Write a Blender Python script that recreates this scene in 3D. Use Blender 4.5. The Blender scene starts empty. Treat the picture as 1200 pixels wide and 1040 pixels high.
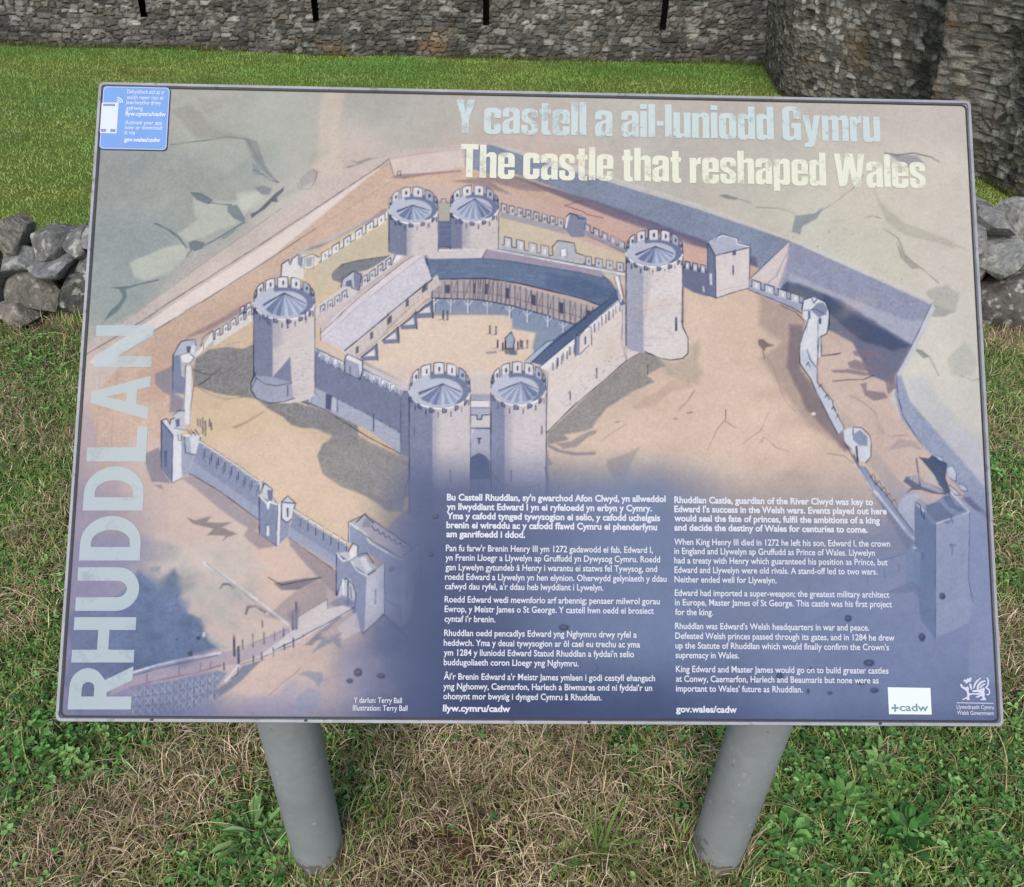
import bpy, bmesh, math, random
import numpy as np
from mathutils import Vector, Matrix

scene = bpy.context.scene
COL = scene.collection

# ---------------------------------------------------------------- camera (world: ground z = 0, board faces -y)
W = 1.075                                   # board width, metres
GZ = 0.714*W                                # lower edge of the board above the ground
CAMP = np.array([-0.046653*W, -0.512421*W, 0.752875*W+GZ])
YAW, PITCH, ROLL, FPX = 0.0266386, 0.6426861, 0.0285288, 957.93
PH = 0.70338*W; TILT = 0.8194619            # board height and its tilt from the horizontal

def cam_axes():
    cy, sy = math.cos(YAW), math.sin(YAW)
    f = np.array([sy*math.cos(PITCH), cy*math.cos(PITCH), -math.sin(PITCH)])
    rt = np.array([cy, -sy, 0.]); up = np.cross(rt, f)
    c, s = math.cos(ROLL), math.sin(ROLL)
    return c*rt+s*up, -s*rt+c*up, f
AX = np.array(cam_axes())
def proj(P):
    d = (np.atleast_2d(P)-CAMP) @ AX.T
    return np.stack([600+FPX*d[:, 0]/d[:, 2], 520-FPX*d[:, 1]/d[:, 2]], 1)
def at(px, py, z=0.):
    d = np.array([(px-600)/FPX, -(py-520)/FPX, 1.]) @ AX
    return CAMP+d*((z-CAMP[2])/d[2])
def at_y(px, py, y):
    d = np.array([(px-600)/FPX, -(py-520)/FPX, 1.]) @ AX
    return CAMP+d*((y-CAMP[1])/d[1])
_c, _s = math.cos(TILT), math.sin(TILT)
LAYOUT = proj([[-W/2, PH*_c, GZ+PH*_s], [W/2, PH*_c, GZ+PH*_s], [W/2, 0, GZ], [-W/2, 0, GZ]])

cam_d = bpy.data.cameras.new("camera"); cam = bpy.data.objects.new("camera", cam_d); COL.objects.link(cam)
cam_d.sensor_fit = 'HORIZONTAL'; cam_d.sensor_width = 36; cam_d.lens = 36*FPX/1200
cam_d.clip_start = .02; cam_d.clip_end = 400
R = Matrix((AX[0], AX[1], -AX[2])).transposed()
cam.matrix_world = Matrix.Translation(Vector(CAMP)) @ R.to_4x4()
scene.camera = cam

# ---------------------------------------------------------------- overcast daylight
SUN_EL, SUN_AZ = math.radians(48), math.radians(192)      # azimuth measured from +y (away from the camera), clockwise
world = bpy.data.worlds.new("World"); scene.world = world; world.use_nodes = True
nt = world.node_tree; bg = nt.nodes['Background']
sky = nt.nodes.new('ShaderNodeTexSky'); sky.sky_type = 'NISHITA'; sky.sun_disc = False
sky.sun_elevation = SUN_EL; sky.sun_rotation = SUN_AZ
sky.air_density = 1.0; sky.dust_density = 3.0; sky.ozone_density = .6
nt.links.new(sky.outputs[0], bg.inputs[0]); bg.inputs[1].default_value = .12
sd = bpy.data.lights.new("sun", 'SUN'); sun = bpy.data.objects.new("sun", sd); COL.objects.link(sun)
sd.energy = 1.3; sd.angle = math.radians(25); sd.color = (1, .985, .96)
to_sun = Vector((math.sin(SUN_AZ)*math.cos(SUN_EL), math.cos(SUN_AZ)*math.cos(SUN_EL), math.sin(SUN_EL)))
sun.rotation_euler = to_sun.to_track_quat('Z', 'Y').to_euler(); sun.location = (0, 0, 20)
scene.view_settings.view_transform = 'Standard'; scene.view_settings.look = 'None'
scene.view_settings.gamma = 1; scene.view_settings.use_curve_mapping = False
scene.view_settings.exposure = 0.2

# ---------------------------------------------------------------- helpers
def lin(c):
    c = np.array(c, float)/255.
    return np.where(c <= .04045, c/12.92, ((c+.055)/1.055)**2.4)
def tag(o, label=None, cat=None, group=None, kind=None):
    if label: o['label'] = label
    if cat: o['category'] = cat
    if group: o['group'] = group
    if kind: o['kind'] = kind
    return o
def link(name, me, mat, parent=None):
    o = bpy.data.objects.new(name, me); COL.objects.link(o)
    if mat:
        for m in (mat if isinstance(mat, (list, tuple)) else [mat]): me.materials.append(m)
    if parent: o.parent = parent
    return o
def empty(name, loc=(0, 0, 0)):
    o = bpy.data.objects.new(name, None); COL.objects.link(o); o.location = loc; o.empty_display_size = .1
    return o
def arrays_mesh(name, V, F4=None, F3=None, colr=None, smooth=False):
    """mesh from numpy arrays: vertices, quads, triangles, linear point colours"""
    me = bpy.data.meshes.new(name); V = np.asarray(V, np.float32)
    F4 = np.zeros((0, 4), np.int32) if F4 is None else np.asarray(F4, np.int32)
    F3 = np.zeros((0, 3), np.int32) if F3 is None else np.asarray(F3, np.int32)
    me.vertices.add(len(V)); me.vertices.foreach_set('co', V.ravel())
    nl = F4.size+F3.size; me.loops.add(nl); me.polygons.add(len(F4)+len(F3))
    me.loops.foreach_set('vertex_index', np.concatenate([F4.ravel(), F3.ravel()]).astype(np.int32))
    ls = np.concatenate([np.arange(len(F4))*4, F4.size+np.arange(len(F3))*3]).astype(np.int32)
    me.polygons.foreach_set('loop_start', ls)
    me.update(calc_edges=True); me.validate()
    if colr is not None:
        a = me.color_attributes.new('Col', 'FLOAT_COLOR', 'POINT')
        c4 = np.ones((len(V), 4), np.float32); c4[:, :3] = colr; a.data.foreach_set('color', c4.ravel())
    me.polygons.foreach_set('use_smooth', np.full(len(me.polygons), smooth))
    return me
def hsh(ix, iy, s):
    n = (ix.astype(np.int64)*374761393+iy.astype(np.int64)*668265263+s*1274126177) & 0xffffffff
    n = ((n ^ (n >> 13))*1103515245) & 0xffffffff
    n = ((n ^ (n >> 15))*668265263) & 0xffffffff
    return ((n ^ (n >> 16)) & 0xffffff)/float(0xffffff)
def pn(x, y, s=0):
    xi = np.floor(x); yi = np.floor(y); fx = x-xi; fy = y-yi
    fx = fx*fx*(3-2*fx); fy = fy*fy*(3-2*fy)
    return ((hsh(xi, yi, s)*(1-fx)+hsh(xi+1, yi, s)*fx)*(1-fy)+(hsh(xi, yi+1, s)*(1-fx)+hsh(xi+1, yi+1, s)*fx)*fy)*2-1
def pfbm(x, y, s=0, n=4):
    o = 0; a = 1; t = 0
    for i in range(n): o = o+a*pn(x*2**i, y*2**i, s+i*7); t += a; a *= .5
    return o/t
def grid_faces(nx, ny):
    i, j = np.meshgrid(np.arange(nx-1), np.arange(ny-1)); k = (j*nx+i).ravel()
    return np.stack([k, k+1, k+nx+1, k+nx], 1)

def material(name, rough=.6, base=None, attr=False, spec=.5, metal=0.):
    m = bpy.data.materials.new(name); m.use_nodes = True; n = m.node_tree
    b = n.nodes['Principled BSDF']; b.inputs['Roughness'].default_value = rough; b.inputs['Metallic'].default_value = metal
    b.inputs['Specular IOR Level'].default_value = spec
    if base is not None: b.inputs['Base Color'].default_value = (*lin(base), 1)
    if attr:
        a = n.nodes.new('ShaderNodeAttribute'); a.attribute_name = 'Col'; m['a'] = 1
        n.links.new(a.outputs['Color'], b.inputs['Base Color'])
    return m
def nd(m, t, **kw):
    x = m.node_tree.nodes.new(t)
    for k, v in kw.items(): setattr(x, k, v)
    return x
def noise_mul(m, scale, lo, hi, detail=4., rough=.6, coord='Object', distort=0.):
    """multiply whatever feeds Base Color by a noise between lo and hi"""
    n = m.node_tree; b = n.nodes['Principled BSDF']
    tc = nd(m, 'ShaderNodeTexCoord'); nz = nd(m, 'ShaderNodeTexNoise')
    nz.inputs['Scale'].default_value = scale; nz.inputs['Detail'].default_value = detail; nz.inputs['Roughness'].default_value = rough; nz.inputs['Distortion'].default_value = distort
    n.links.new(tc.outputs[coord], nz.inputs['Vector'])
    mr = nd(m, 'ShaderNodeMapRange'); mr.inputs['From Min'].default_value = .3; mr.inputs['From Max'].default_value = .7
    mr.inputs['To Min'].default_value = lo; mr.inputs['To Max'].default_value = hi
    n.links.new(nz.outputs['Fac'], mr.inputs['Value'])
    mx = nd(m, 'ShaderNodeMix', data_type='RGBA', blend_type='MULTIPLY'); mx.inputs['Factor'].default_value = 1
    src = b.inputs['Base Color'].links[0].from_socket if b.inputs['Base Color'].links else None
    if src: n.links.new(src, mx.inputs['A'])
    else: mx.inputs['A'].default_value = b.inputs['Base Color'].default_value
    n.links.new(mr.outputs['Result'], mx.inputs['B']); n.links.new(mx.outputs['Result'], b.inputs['Base Color'])
    return nz
def spots(m, scale, thr, colr, soft=.04, amount=1., coord='Object', detail=3.):
    """patches of another colour (lichen, stain) where a noise rises above thr"""
    n = m.node_tree; b = n.nodes['Principled BSDF']
    tc = nd(m, 'ShaderNodeTexCoord'); nz = nd(m, 'ShaderNodeTexNoise'); nz.inputs['Scale'].default_value = scale; nz.inputs['Detail'].default_value = detail
    n.links.new(tc.outputs[coord], nz.inputs['Vector'])
    mr = nd(m, 'ShaderNodeMapRange'); mr.inputs['From Min'].default_value = thr-soft; mr.inputs['From Max'].default_value = thr+soft; mr.inputs['To Max'].default_value = amount
    n.links.new(nz.outputs['Fac'], mr.inputs['Value'])
    mx = nd(m, 'ShaderNodeMix', data_type='RGBA')
    src = b.inputs['Base Color'].links[0].from_socket if b.inputs['Base Color'].links else None
    if src: n.links.new(src, mx.inputs['A'])
    else: mx.inputs['A'].default_value = b.inputs['Base Color'].default_value
    mx.inputs['B'].default_value = (*lin(colr), 1)
    n.links.new(mr.outputs['Result'], mx.inputs['Factor']); n.links.new(mx.outputs['Result'], b.inputs['Base Color'])
def bump(m, scale, strength=.4, dist=.01, detail=6., coord='Object'):
    n = m.node_tree; b = n.nodes['Principled BSDF']
    tc = nd(m, 'ShaderNodeTexCoord'); nz = nd(m, 'ShaderNodeTexNoise'); nz.inputs['Scale'].default_value = scale; nz.inputs['Detail'].default_value = detail
    bp = nd(m, 'ShaderNodeBump'); bp.inputs['Strength'].default_value = strength; bp.inputs['Distance'].default_value = dist
    n.links.new(tc.outputs[coord], nz.inputs['Vector']); n.links.new(nz.outputs['Fac'], bp.inputs['Height']); n.links.new(bp.outputs['Normal'], b.inputs['Normal'])
def leafy(m, amount=.3):
    """let some light through thin leaves"""
    n = m.node_tree; b = n.nodes['Principled BSDF']; out = n.nodes['Material Output']
    tr = nd(m, 'ShaderNodeBsdfTranslucent'); mx = nd(m, 'ShaderNodeMixShader'); mx.inputs[0].default_value = amount
    n.links.new(b.inputs['Base Color'].links[0].from_socket, tr.inputs['Color'])
    n.links.new(b.outputs[0], mx.inputs[1]); n.links.new(tr.outputs[0], mx.inputs[2]); n.links.new(mx.outputs[0], out.inputs[0])
PRINT_GAIN = np.array([.835, .865, .845])
# ---------------------------------------------------------------- the printed picture (pure numpy)
NX, NY = 1075, 756                       # print raster: about one sample per millimetre of panel

def homography(src, dst):
    A = []
    for (x, y), (u, v) in zip(src, dst):
        A.append([x, y, 1, 0, 0, 0, -u*x, -u*y]); A.append([0, 0, 0, x, y, 1, -v*x, -v*y])
    h = np.linalg.solve(np.array(A, float), np.array(dst, float).ravel())
    return np.append(h, 1).reshape(3, 3)

HM = homography(LAYOUT, [(0, 0), (NX, 0), (NX, NY), (0, NY)])   # sheet layout units -> panel millimetres, y down
def mm(p):
    p = np.atleast_2d(np.array(p, float)); q = np.c_[p, np.ones(len(p))] @ HM.T
    return q[:, :2] / q[:, 2:]

rng = np.random.default_rng(7)
def vnoise(w, h, cell, seed):
    r = np.random.default_rng(seed)
    gx, gy = int(w/cell)+3, int(h/cell)+3
    g = r.random((gy, gx)).astype(np.float32)
    x = np.arange(w)/cell; y = np.arange(h)/cell
    xi = x.astype(int); yi = y.astype(int); fx = x-xi; fy = y-yi
    fx = fx*fx*(3-2*fx); fy = (fy*fy*(3-2*fy))[:, None]
    a = g[yi][:, xi]*(1-fx)+g[yi][:, xi+1]*fx
    b = g[yi+1][:, xi]*(1-fx)+g[yi+1][:, xi+1]*fx
    return (a*(1-fy)+b*fy-.5)*2
def fbm(w, h, cell, seed, n=4):
    o = 0; a = 1; s = 0
    for i in range(n):
        o = o+a*vnoise(w, h, max(cell/2**i, 1.0), seed+i*17); s += a; a *= .55
    return o/s

CW, CH = NX+1, NY+1
YY, XX = np.mgrid[0:CH, 0:CW].astype(np.float32)
CAN = np.zeros((CH, CW, 3), np.float32)
WX = fbm(CW, CH, 34, 3)*5; WY = fbm(CW, CH, 34, 11)*5
GR = fbm(CW, CH, 2.0, 21, 2)*.62+.22*fbm(CW, CH, 22, 23, 4)   # paper granulation
CL = fbm(CW, CH, 60, 31, 5)              # clouds in the washes
PR = np.clip(.86+.75*fbm(CW, CH, 11, 41, 3), .35, 1.12)   # pen pressure

def col(c): return np.array(c, np.float32)

def _box(q, pad):
    x0 = max(int(q[:, 0].min()-pad), 0); x1 = min(int(q[:, 0].max()+pad)+2, CW)
    y0 = max(int(q[:, 1].min()-pad), 0); y1 = min(int(q[:, 1].max()+pad)+2, CH)
    return x0, x1, y0, y1

def _segdist(px, py, a, b):
    d = b-a; L = float(d@d)+1e-9
    t = np.clip(((px-a[0])*d[0]+(py-a[1])*d[1])/L, 0, 1)
    return np.hypot(px-a[0]-t*d[0], py-a[1]-t*d[1]), t

def poly(pts, c, a=1., blur=.7, grain=.05, edge=0., wob=0., ga=None, cl=0., raw=False):
    """flat wash; ga=((x,y,alpha),(x,y,alpha)) fades it along a line; edge = darker rim of a dried wash"""
    q = np.array(pts, float) if raw else mm(pts)
    x0, x1, y0, y1 = _box(q, blur*1.5+wob*6+3)
    if x1 <= x0 or y1 <= y0: return
    px = XX[y0:y1, x0:x1]; py = YY[y0:y1, x0:x1]
    if wob: px = px+wob*WX[y0:y1, x0:x1]; py = py+wob*WY[y0:y1, x0:x1]
    ins = np.zeros(px.shape, bool); dist = np.full(px.shape, 1e9, np.float32)
    n = len(q)
    for i in range(n):
        A, B = q[i], q[(i+1) % n]
        c1 = (A[1] > py) != (B[1] > py)
        if abs(B[1]-A[1]) > 1e-9: ins ^= c1 & (px < (B[0]-A[0])*(py-A[1])/(B[1]-A[1])+A[0])
        dist = np.minimum(dist, _segdist(px, py, A, B)[0])
    sd = np.where(ins, dist, -dist)
    m = np.clip(sd/(2*blur)+.5, 0, 1); m = m*m*(3-2*m)*a
    if ga:
        P, Q = mm([ga[0][:2], ga[1][:2]]); d = Q-P
        t = np.clip(((px-P[0])*d[0]+(py-P[1])*d[1])/(d@d), 0, 1); t = t*t*(3-2*t)
        m = m*(ga[0][2]*(1-t)+ga[1][2]*t)
    v = 1+grain*GR[y0:y1, x0:x1]+cl*CL[y0:y1, x0:x1]
    if edge: v = v-edge*np.exp(-np.abs(sd)/1.3)*(sd > -1)
    T = CAN[y0:y1, x0:x1]
    CAN[y0:y1, x0:x1] = T*(1-m[..., None])+(col(c)[None, None]*v[..., None])*m[..., None]

def line(pts, c=(62, 64, 88), w=1., a=.85, wob=0., taper=False, raw=False):
    q = np.array(pts, float) if raw else mm(pts)
    x0, x1, y0, y1 = _box(q, w+wob*6+3)
    if x1 <= x0 or y1 <= y0: return
    px = XX[y0:y1, x0:x1]; py = YY[y0:y1, x0:x1]
    if wob: px = px+wob*WX[y0:y1, x0:x1]; py = py+wob*WY[y0:y1, x0:x1]
    m = np.zeros(px.shape, np.float32); n = len(q)-1
    for i in range(n):
        d, t = _segdist(px, py, q[i], q[i+1])
        ww = w*1.06*(1-.75*(i+t)/n) if taper else w*1.06
        m = np.maximum(m, np.clip(ww/2+.5-d, 0, 1)*np.minimum(1, ww))
    m = m*a*1.1*(1+.3*GR[y0:y1, x0:x1])*PR[y0:y1, x0:x1]; m = np.clip(m, 0, 1)[..., None]
    CAN[y0:y1, x0:x1] = CAN[y0:y1, x0:x1]*(1-m)+col(c)*m

def blob(x, y, rx, ry, c, a=.5, rot=0., hard=.0, wob=.6):
    q = mm([(x, y), (x+rx, y), (x, y+ry)]); R1 = np.linalg.norm(q[1]-q[0]); R2 = np.linalg.norm(q[2]-q[0])
    pad = max(R1, R2)*2.2+4
    x0, x1, y0, y1 = _box(q[:1], pad)
    if x1 <= x0 or y1 <= y0: return
    px = XX[y0:y1, x0:x1]+wob*WX[y0:y1, x0:x1]-q[0, 0]; py = YY[y0:y1, x0:x1]+wob*WY[y0:y1, x0:x1]-q[0, 1]
    cr, sr = math.cos(rot), math.sin(rot)
    d = ((px*cr+py*sr)/R1)**2+((-px*sr+py*cr)/R2)**2
    m = np.exp(-d*1.4) if not hard else np.clip((1-np.sqrt(d))*R2/hard+.5, 0, 1)
    m = (m*a*(1+.12*GR[y0:y1, x0:x1]))[..., None]
    CAN[y0:y1, x0:x1] = CAN[y0:y1, x0:x1]*(1-m)+col(c)*m

def K(ox, oy, s=5.):
    return lambda *p: [(ox+p[i]/s, oy+p[i+1]/s) for i in range(0, len(p), 2)]
A_, B_, C_, D_, E_ = K(280, 190), K(440, 190), K(640, 220), K(820, 240), K(180, 340)
F_, G_, H_, I_, J_ = K(360, 360), K(460, 400), K(600, 340), K(170, 470), K(290, 570)
L_, M_, N_, O_, Q_ = K(130, 660), K(330, 660), K(900, 330), K(940, 480), K(930, 600)
S_ = K(100, 180, 1200/380.)
INK = (46, 50, 78); SH = (120, 125, 150); SHD = (104, 110, 140); LIT = (205, 193, 194); PALE = (224, 219, 222); GREY = (130, 129, 134)
OCH = (212, 184, 152); PINK = (208, 176, 158)

def lerp(p, q, t): return (p[0]+(q[0]-p[0])*t, p[1]+(q[1]-p[1])*t)

def cren(p0, p1, n, h, fill=PALE, dark=SHD, loops=True, duty=.62, body=None, ink=.85, seed=0):
    """a crenellated wall top from p0 to p1: n merlons of height h; body = colour of the strip under them, drop h"""
    r = np.random.default_rng(seed+n)
    if body is not None:
        poly([p0, p1, (p1[0], p1[1]+h*.9), (p0[0], p0[1]+h*.9)], body, .9)
    out = [p0]
    for i in range(n):
        a = lerp(p0, p1, (i+.12+.08*r.random())/n); b = lerp(p0, p1, (i+duty+.14+.08*r.random())/n)
        poly([(a[0], a[1]+1), (a[0], a[1]-h), (b[0], b[1]-h), (b[0], b[1]+1)], fill, 1, .5)
        out += [a, (a[0], a[1]-h), (b[0], b[1]-h), b]
        if loops:
            m = lerp(a, b, .5+.1*r.random())
            blob(m[0], m[1]-h*.38, 1.1, h*.28, dark, .95, hard=1.0, wob=0)
    out.append(p1)
    line(out, INK, .9, ink)

def tower(xl, xr, yt, yf, yb, lit, sh, split, apex, cone, nb=6, nf=6, mh=9, botr=.55, flare=0, fade=1., cshade=0, seed=0):
    """round tower seen from above: rim ellipse between yt (back) and yf (front), body down to yb"""
    r = np.random.default_rng(seed)
    cx = (xl+xr)/2; rx = (xr-xl)/2; cy = (yt+mh+yf)/2; ry = (yf-yt-mh)/2
    el = lambda a, k=1., dy=0.: (cx+rx*k*math.cos(a), cy-ry*k*math.sin(a)+dy)
    fr = [el(math.pi+math.pi*i/24) for i in range(25)]
    bot = [(cx+rx*math.cos(a)*(1+flare), yb+ry*botr*(-math.sin(a))-ry*botr) for a in [2*math.pi-math.pi*i/24 for i in range(25)]]
    poly(fr+bot, lit, 1, .6, grain=.03)
    xs = xl+(xr-xl)*split
    shp = [p for p in fr if p[0] <= xs]+[p for p in bot[::-1] if p[0] <= xs][::-1]
    poly(shp, sh, .92*fade, 1.2, grain=.08)
    poly([(xs-6, cy+ry*.9), (xs+7, cy+ry*.9), (xs+4, yb-2), (xs-6, yb-2)], sh, .35*fade, 5)
    line([fr[0], bot[-1]], INK, 1.1, .85*fade); line([fr[-1], bot[0]], INK, .9, .75*fade)
    # inside of the parapet
    ring = [el(2*math.pi*i/40) for i in range(40)]
    poly(ring, (186, 188, 204), 1, .6)
    poly([el(a) for a in np.linspace(-.9, 2.0, 20)]+[el(a, .74, ry*.12) for a in np.linspace(2.0, -.9, 20)], (112, 119, 148), .9, 1.2)
    # conical roof
    k = cone; base = [(cx+rx*k*math.cos(a), cy+ry*.12-ry*k*math.sin(a)) for a in np.linspace(math.pi*1.02, math.pi*1.98+.06, 15)]
    poly([apex]+base, (176, 182, 204), 1, .6)
    for i in range(14):
        t = i/13.; sgn = (t < .45) if cshade == 0 else (t > .62)
        cc = (104, 114, 146) if (sgn and i % 3 != 1) else ((184, 190, 210) if i % 2 else (146, 154, 182))
        poly([apex, base[i], base[i+1]], cc, .85, .6)
    for i in range(0, 15, 2): line([apex, base[i]], INK, .6, .45)
    line([base[0], apex, base[-1]], INK, .9, .8)
    # merlons at the back
    span = np.linspace(math.pi*1.0, 0.02, nb*2+1)
    for i in range(nb):
        a0 = span[2*i]-.01; a1 = span[2*i+1]-.30*math.pi/nb
        p, q = el(a0, .99), el(a1, .99); mid = el((a0+a1)/2, .97)
        hh = mh*(.75+.25*math.sin((a0+a1)/2))
        f = (216, 212, 216) if p[0] < cx+rx*.3 else (172, 176, 194)
        poly([(p[0], p[1]+3), (p[0], p[1]-hh), (mid[0], mid[1]-hh-1), (q[0], q[1]-hh), (q[0], q[1]+3)], f, 1, .5)
        line([(p[0], p[1]+2), (p[0], p[1]-hh), (mid[0], mid[1]-hh-1), (q[0], q[1]-hh), (q[0], q[1]+2)], INK, .9, .85)
        blob(mid[0]+.5, mid[1]-hh*.3, 1.3, hh*.32, (84, 92, 122), .95, hard=1, wob=0)
    line([el(a, .985, 2.5) for a in np.linspace(math.pi, 0, 26)], INK, .6, .5)
    # parapet at the front: pale coping with notches
    n = nf
    for i in range(n):
        a0 = math.pi*(1.02+.96*i/n); a1 = math.pi*(1.02+.96*(i+.68)/n)
        arc = [el(a, 1.0) for a in np.linspace(a0, a1, 5)]
        line(arc, (232, 228, 230), 2.2, .95)
        up = [(x, y-1.4) for x, y in arc]; dn = [(x, y+1.6) for x, y in arc]
        line(up, INK, .6, .6)
        e = arc[-1]; nx = el(math.pi*(1.02+.96*(i+1)/n)) if i < n-1 else None
        if nx:
            line([e, (e[0], e[1]+mh*.55), (nx[0]-.3, nx[1]+mh*.5), nx], INK, 1.0, .85)
            poly([e, (e[0], e[1]+mh*.55), (nx[0], nx[1]+mh*.5), nx], (96, 104, 134), .7, .5)
        m = el((a0+a1)/2); line([(m[0], m[1]+mh*.5), (m[0], m[1]+mh*1.05)], INK, 1.1, .7*fade)

def slit(x, y, h, w=1.5, a=.85): line([(x, y), (x, y+h)], (76, 84, 116), w, a)

def spray(pts, n, c, a=.5, r=(.4, 1.1), seed=5):
    g = np.random.default_rng(seed); p = np.array(pts, float); x0, y0 = p.min(0); x1, y1 = p.max(0)
    for _ in range(n):
        x, y = x0+(x1-x0)*g.random(), y0+(y1-y0)*g.random(); s = r[0]+(r[1]-r[0])*g.random()
        blob(x, y, s*1.3, s, c, a*(.4+.6*g.random()), hard=.8, wob=0)

# ---- 1. ground washes: colour set at places on the sheet, blended between them
CTRL = [(130,190,158,160,158),(200,220,163,166,160),(170,290,150,158,160),(150,350,158,166,166),(250,150,172,172,166),(300,200,165,170,166),
 (250,110,176,174,166),(340,130,178,178,170),(440,130,178,174,168),(490,160,184,178,170),(560,110,186,178,172),(700,120,190,182,172),(850,130,192,182,172),
 (1000,130,196,186,176),(1110,140,198,188,180),(1100,200,208,196,182),(900,210,196,190,176),(760,205,190,184,174),(1000,240,210,200,182),(1050,290,208,200,182),
 (1110,300,206,196,184),(1120,380,208,200,190),(1100,430,212,204,192),(1140,480,206,200,194),(1150,540,190,186,192),(960,255,206,200,184),
 (330,230,196,186,176),(230,330,200,186,176),(420,170,200,184,172),(130,440,204,184,174),(120,520,186,166,166),(105,600,168,156,168),(95,680,150,146,168),
 (90,780,142,138,164),(85,830,136,134,160),(180,520,208,180,166),(230,600,212,184,172),(260,660,206,188,180),(330,660,212,182,164),(300,760,206,182,172),
 (360,770,204,178,164),(400,720,180,164,168),(330,820,168,160,178),(430,790,150,146,168),(470,760,104,112,140),(480,700,116,124,152),(490,640,142,144,168),
 (200,820,146,146,176),(540,620,128,132,158),(600,600,126,130,156),(700,600,134,136,158),(800,570,168,154,156),(900,560,190,166,152),(980,580,190,168,158),
 (600,700,92,98,126),(700,700,112,116,144),(560,800,76,84,112),(480,820,88,94,122),(660,800,104,108,136),(800,700,128,130,156),(800,800,124,128,156),(900,660,146,142,158),
 (950,760,134,138,168),(1050,760,138,144,176),(1150,750,140,146,180),(1140,830,124,128,160),(1000,830,116,120,150),(850,840,104,108,138),(620,840,70,76,104),
 (1150,650,150,154,186),(1060,680,150,152,180),(900,480,206,178,152),(800,480,206,180,154),(700,520,190,172,152),(880,400,204,172,142),(860,350,198,168,140),
 (320,560,214,186,156),(430,620,206,176,158),(270,500,208,182,152),(420,500,150,144,144),(500,200,204,176,158),(620,230,202,172,158),(700,260,204,168,154)]
ca = np.array(CTRL, float); cp = mm(ca[:, :2])
lw = np.zeros((CH, CW), np.float32); acc = np.zeros((CH, CW, 3), np.float32)
for (u, v), c3 in zip(cp, ca[:, 2:]):
    d2 = (XX+2.5*WX-u)**2+(YY+2.5*WY-v)**2
    w_ = 1/(d2+500.)**1.9*1e6
    lw += w_; acc += w_[..., None]*c3.astype(np.float32)
CAN[:] = acc/lw[..., None]
CAN *= (1+.035*CL+.03*GR)[..., None]

# ---- 2. the fields outside the moat, upper left
poly([(113,190),(205,170),(260,200),(300,255),(250,300),(215,330),(130,395),(103,400)], (152,156,157), .4, 8, wob=2, grain=.12)
for (p, a) in ((S_(400,150,440,165,540,185,660,130,600,220,560,260,480,290,380,330,340,300,420,250,400,210),.5), (S_(170,400,290,350,370,345,375,385,300,440,230,470,190,455),.65), (S_(560,150,650,135,665,165,600,215,570,210),.55)):
    poly(p, (198,200,188), a, 2.5, wob=1)
poly(S_(388,143,430,145,470,172,455,188,415,172), (112,122,130), .8, 1, edge=.15)
line(S_(455,180,500,187,540,190), (112,122,130), 1.6, .8)
poly(S_(525,195,560,190,590,240,585,255,550,240,525,215), (126,136,142), .85, 1.2, edge=.12)
poly(S_(385,330,405,322,440,330,435,352,405,362,388,352), (110,124,132), .8, 1, edge=.15)
line(S_(260,258,310,285,345,310,375,350), (104,116,126), 2.2, .8, wob=.2)
line(S_(430,345,480,320,515,298,560,270,590,255), (110,122,130), 2.0, .75, wob=.2)
poly(S_(500,310,520,292,560,272,545,296,510,318), (120,132,138), .6, 1)
line(S_(375,385,385,370,395,358), (100,112,124), 1.6, .7)
poly(S_(610,225,640,210,665,185,700,150,735,122,732,140,708,162,712,180,690,178,665,205,640,220,615,240), (96,104,116), .85, .8)
poly(S_(625,125,660,118,690,130,680,152,650,150), (126,134,142), .7, 1.2)
line(S_(620,60,660,80,690,100,715,108), (112,118,126), 1.6, .65, wob=.2)
poly(S_(615,30,640,45,650,80,620,75), (128,138,144), .5, 1.5)
poly(S_(95,497,160,492,275,465,272,472,200,488,150,504,155,530,130,575,95,600,70,620,85,590,130,550,140,530,125,505), (104,120,130), .8, .8)
poly([(200,130),(225,122),(250,150),(290,158),(270,162),(235,160)], (158,154,148), .6, 3, wob=1)
line([(200,170),(235,165),(270,160),(290,163),(300,185),(315,205),(325,213)], (118,118,122), 1.6, .6, wob=.4)
poly([(285,160),(300,165),(310,195),(325,213),(305,200),(295,185)], (132,136,140), .6, 1.2, wob=.4)
poly([(232,115),(260,118),(262,128),(240,135)], (165,160,152), .4, 3, wob=1)
blob(300,312,1.6,1.2,(100,110,118),.8,hard=1)
# vertical track and the pale bank
poly([(382,106),(404,108),(398,150),(402,200),(380,215),(366,205),(372,170),(374,140)], (208,190,172), .75, 4, wob=.6)
poly(S_(800,85,840,55,865,65,855,95,830,110,800,125), (160,148,158), .55, 1.5)
line(S_(785,105,790,130,830,132,850,105,860,70,845,58), INK, .8, .5, wob=.2); line(S_(795,95,800,125), INK, .8, .5)
line(S_(972,50,1000,42,1060,22,1110,10), (100,102,110), 2, .7, taper=True); line(S_(985,30,1010,35,1050,20), (130,132,136), 1.4, .6)
spray([(380,180),(420,215)], 8, (120,110,110), .6)
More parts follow.
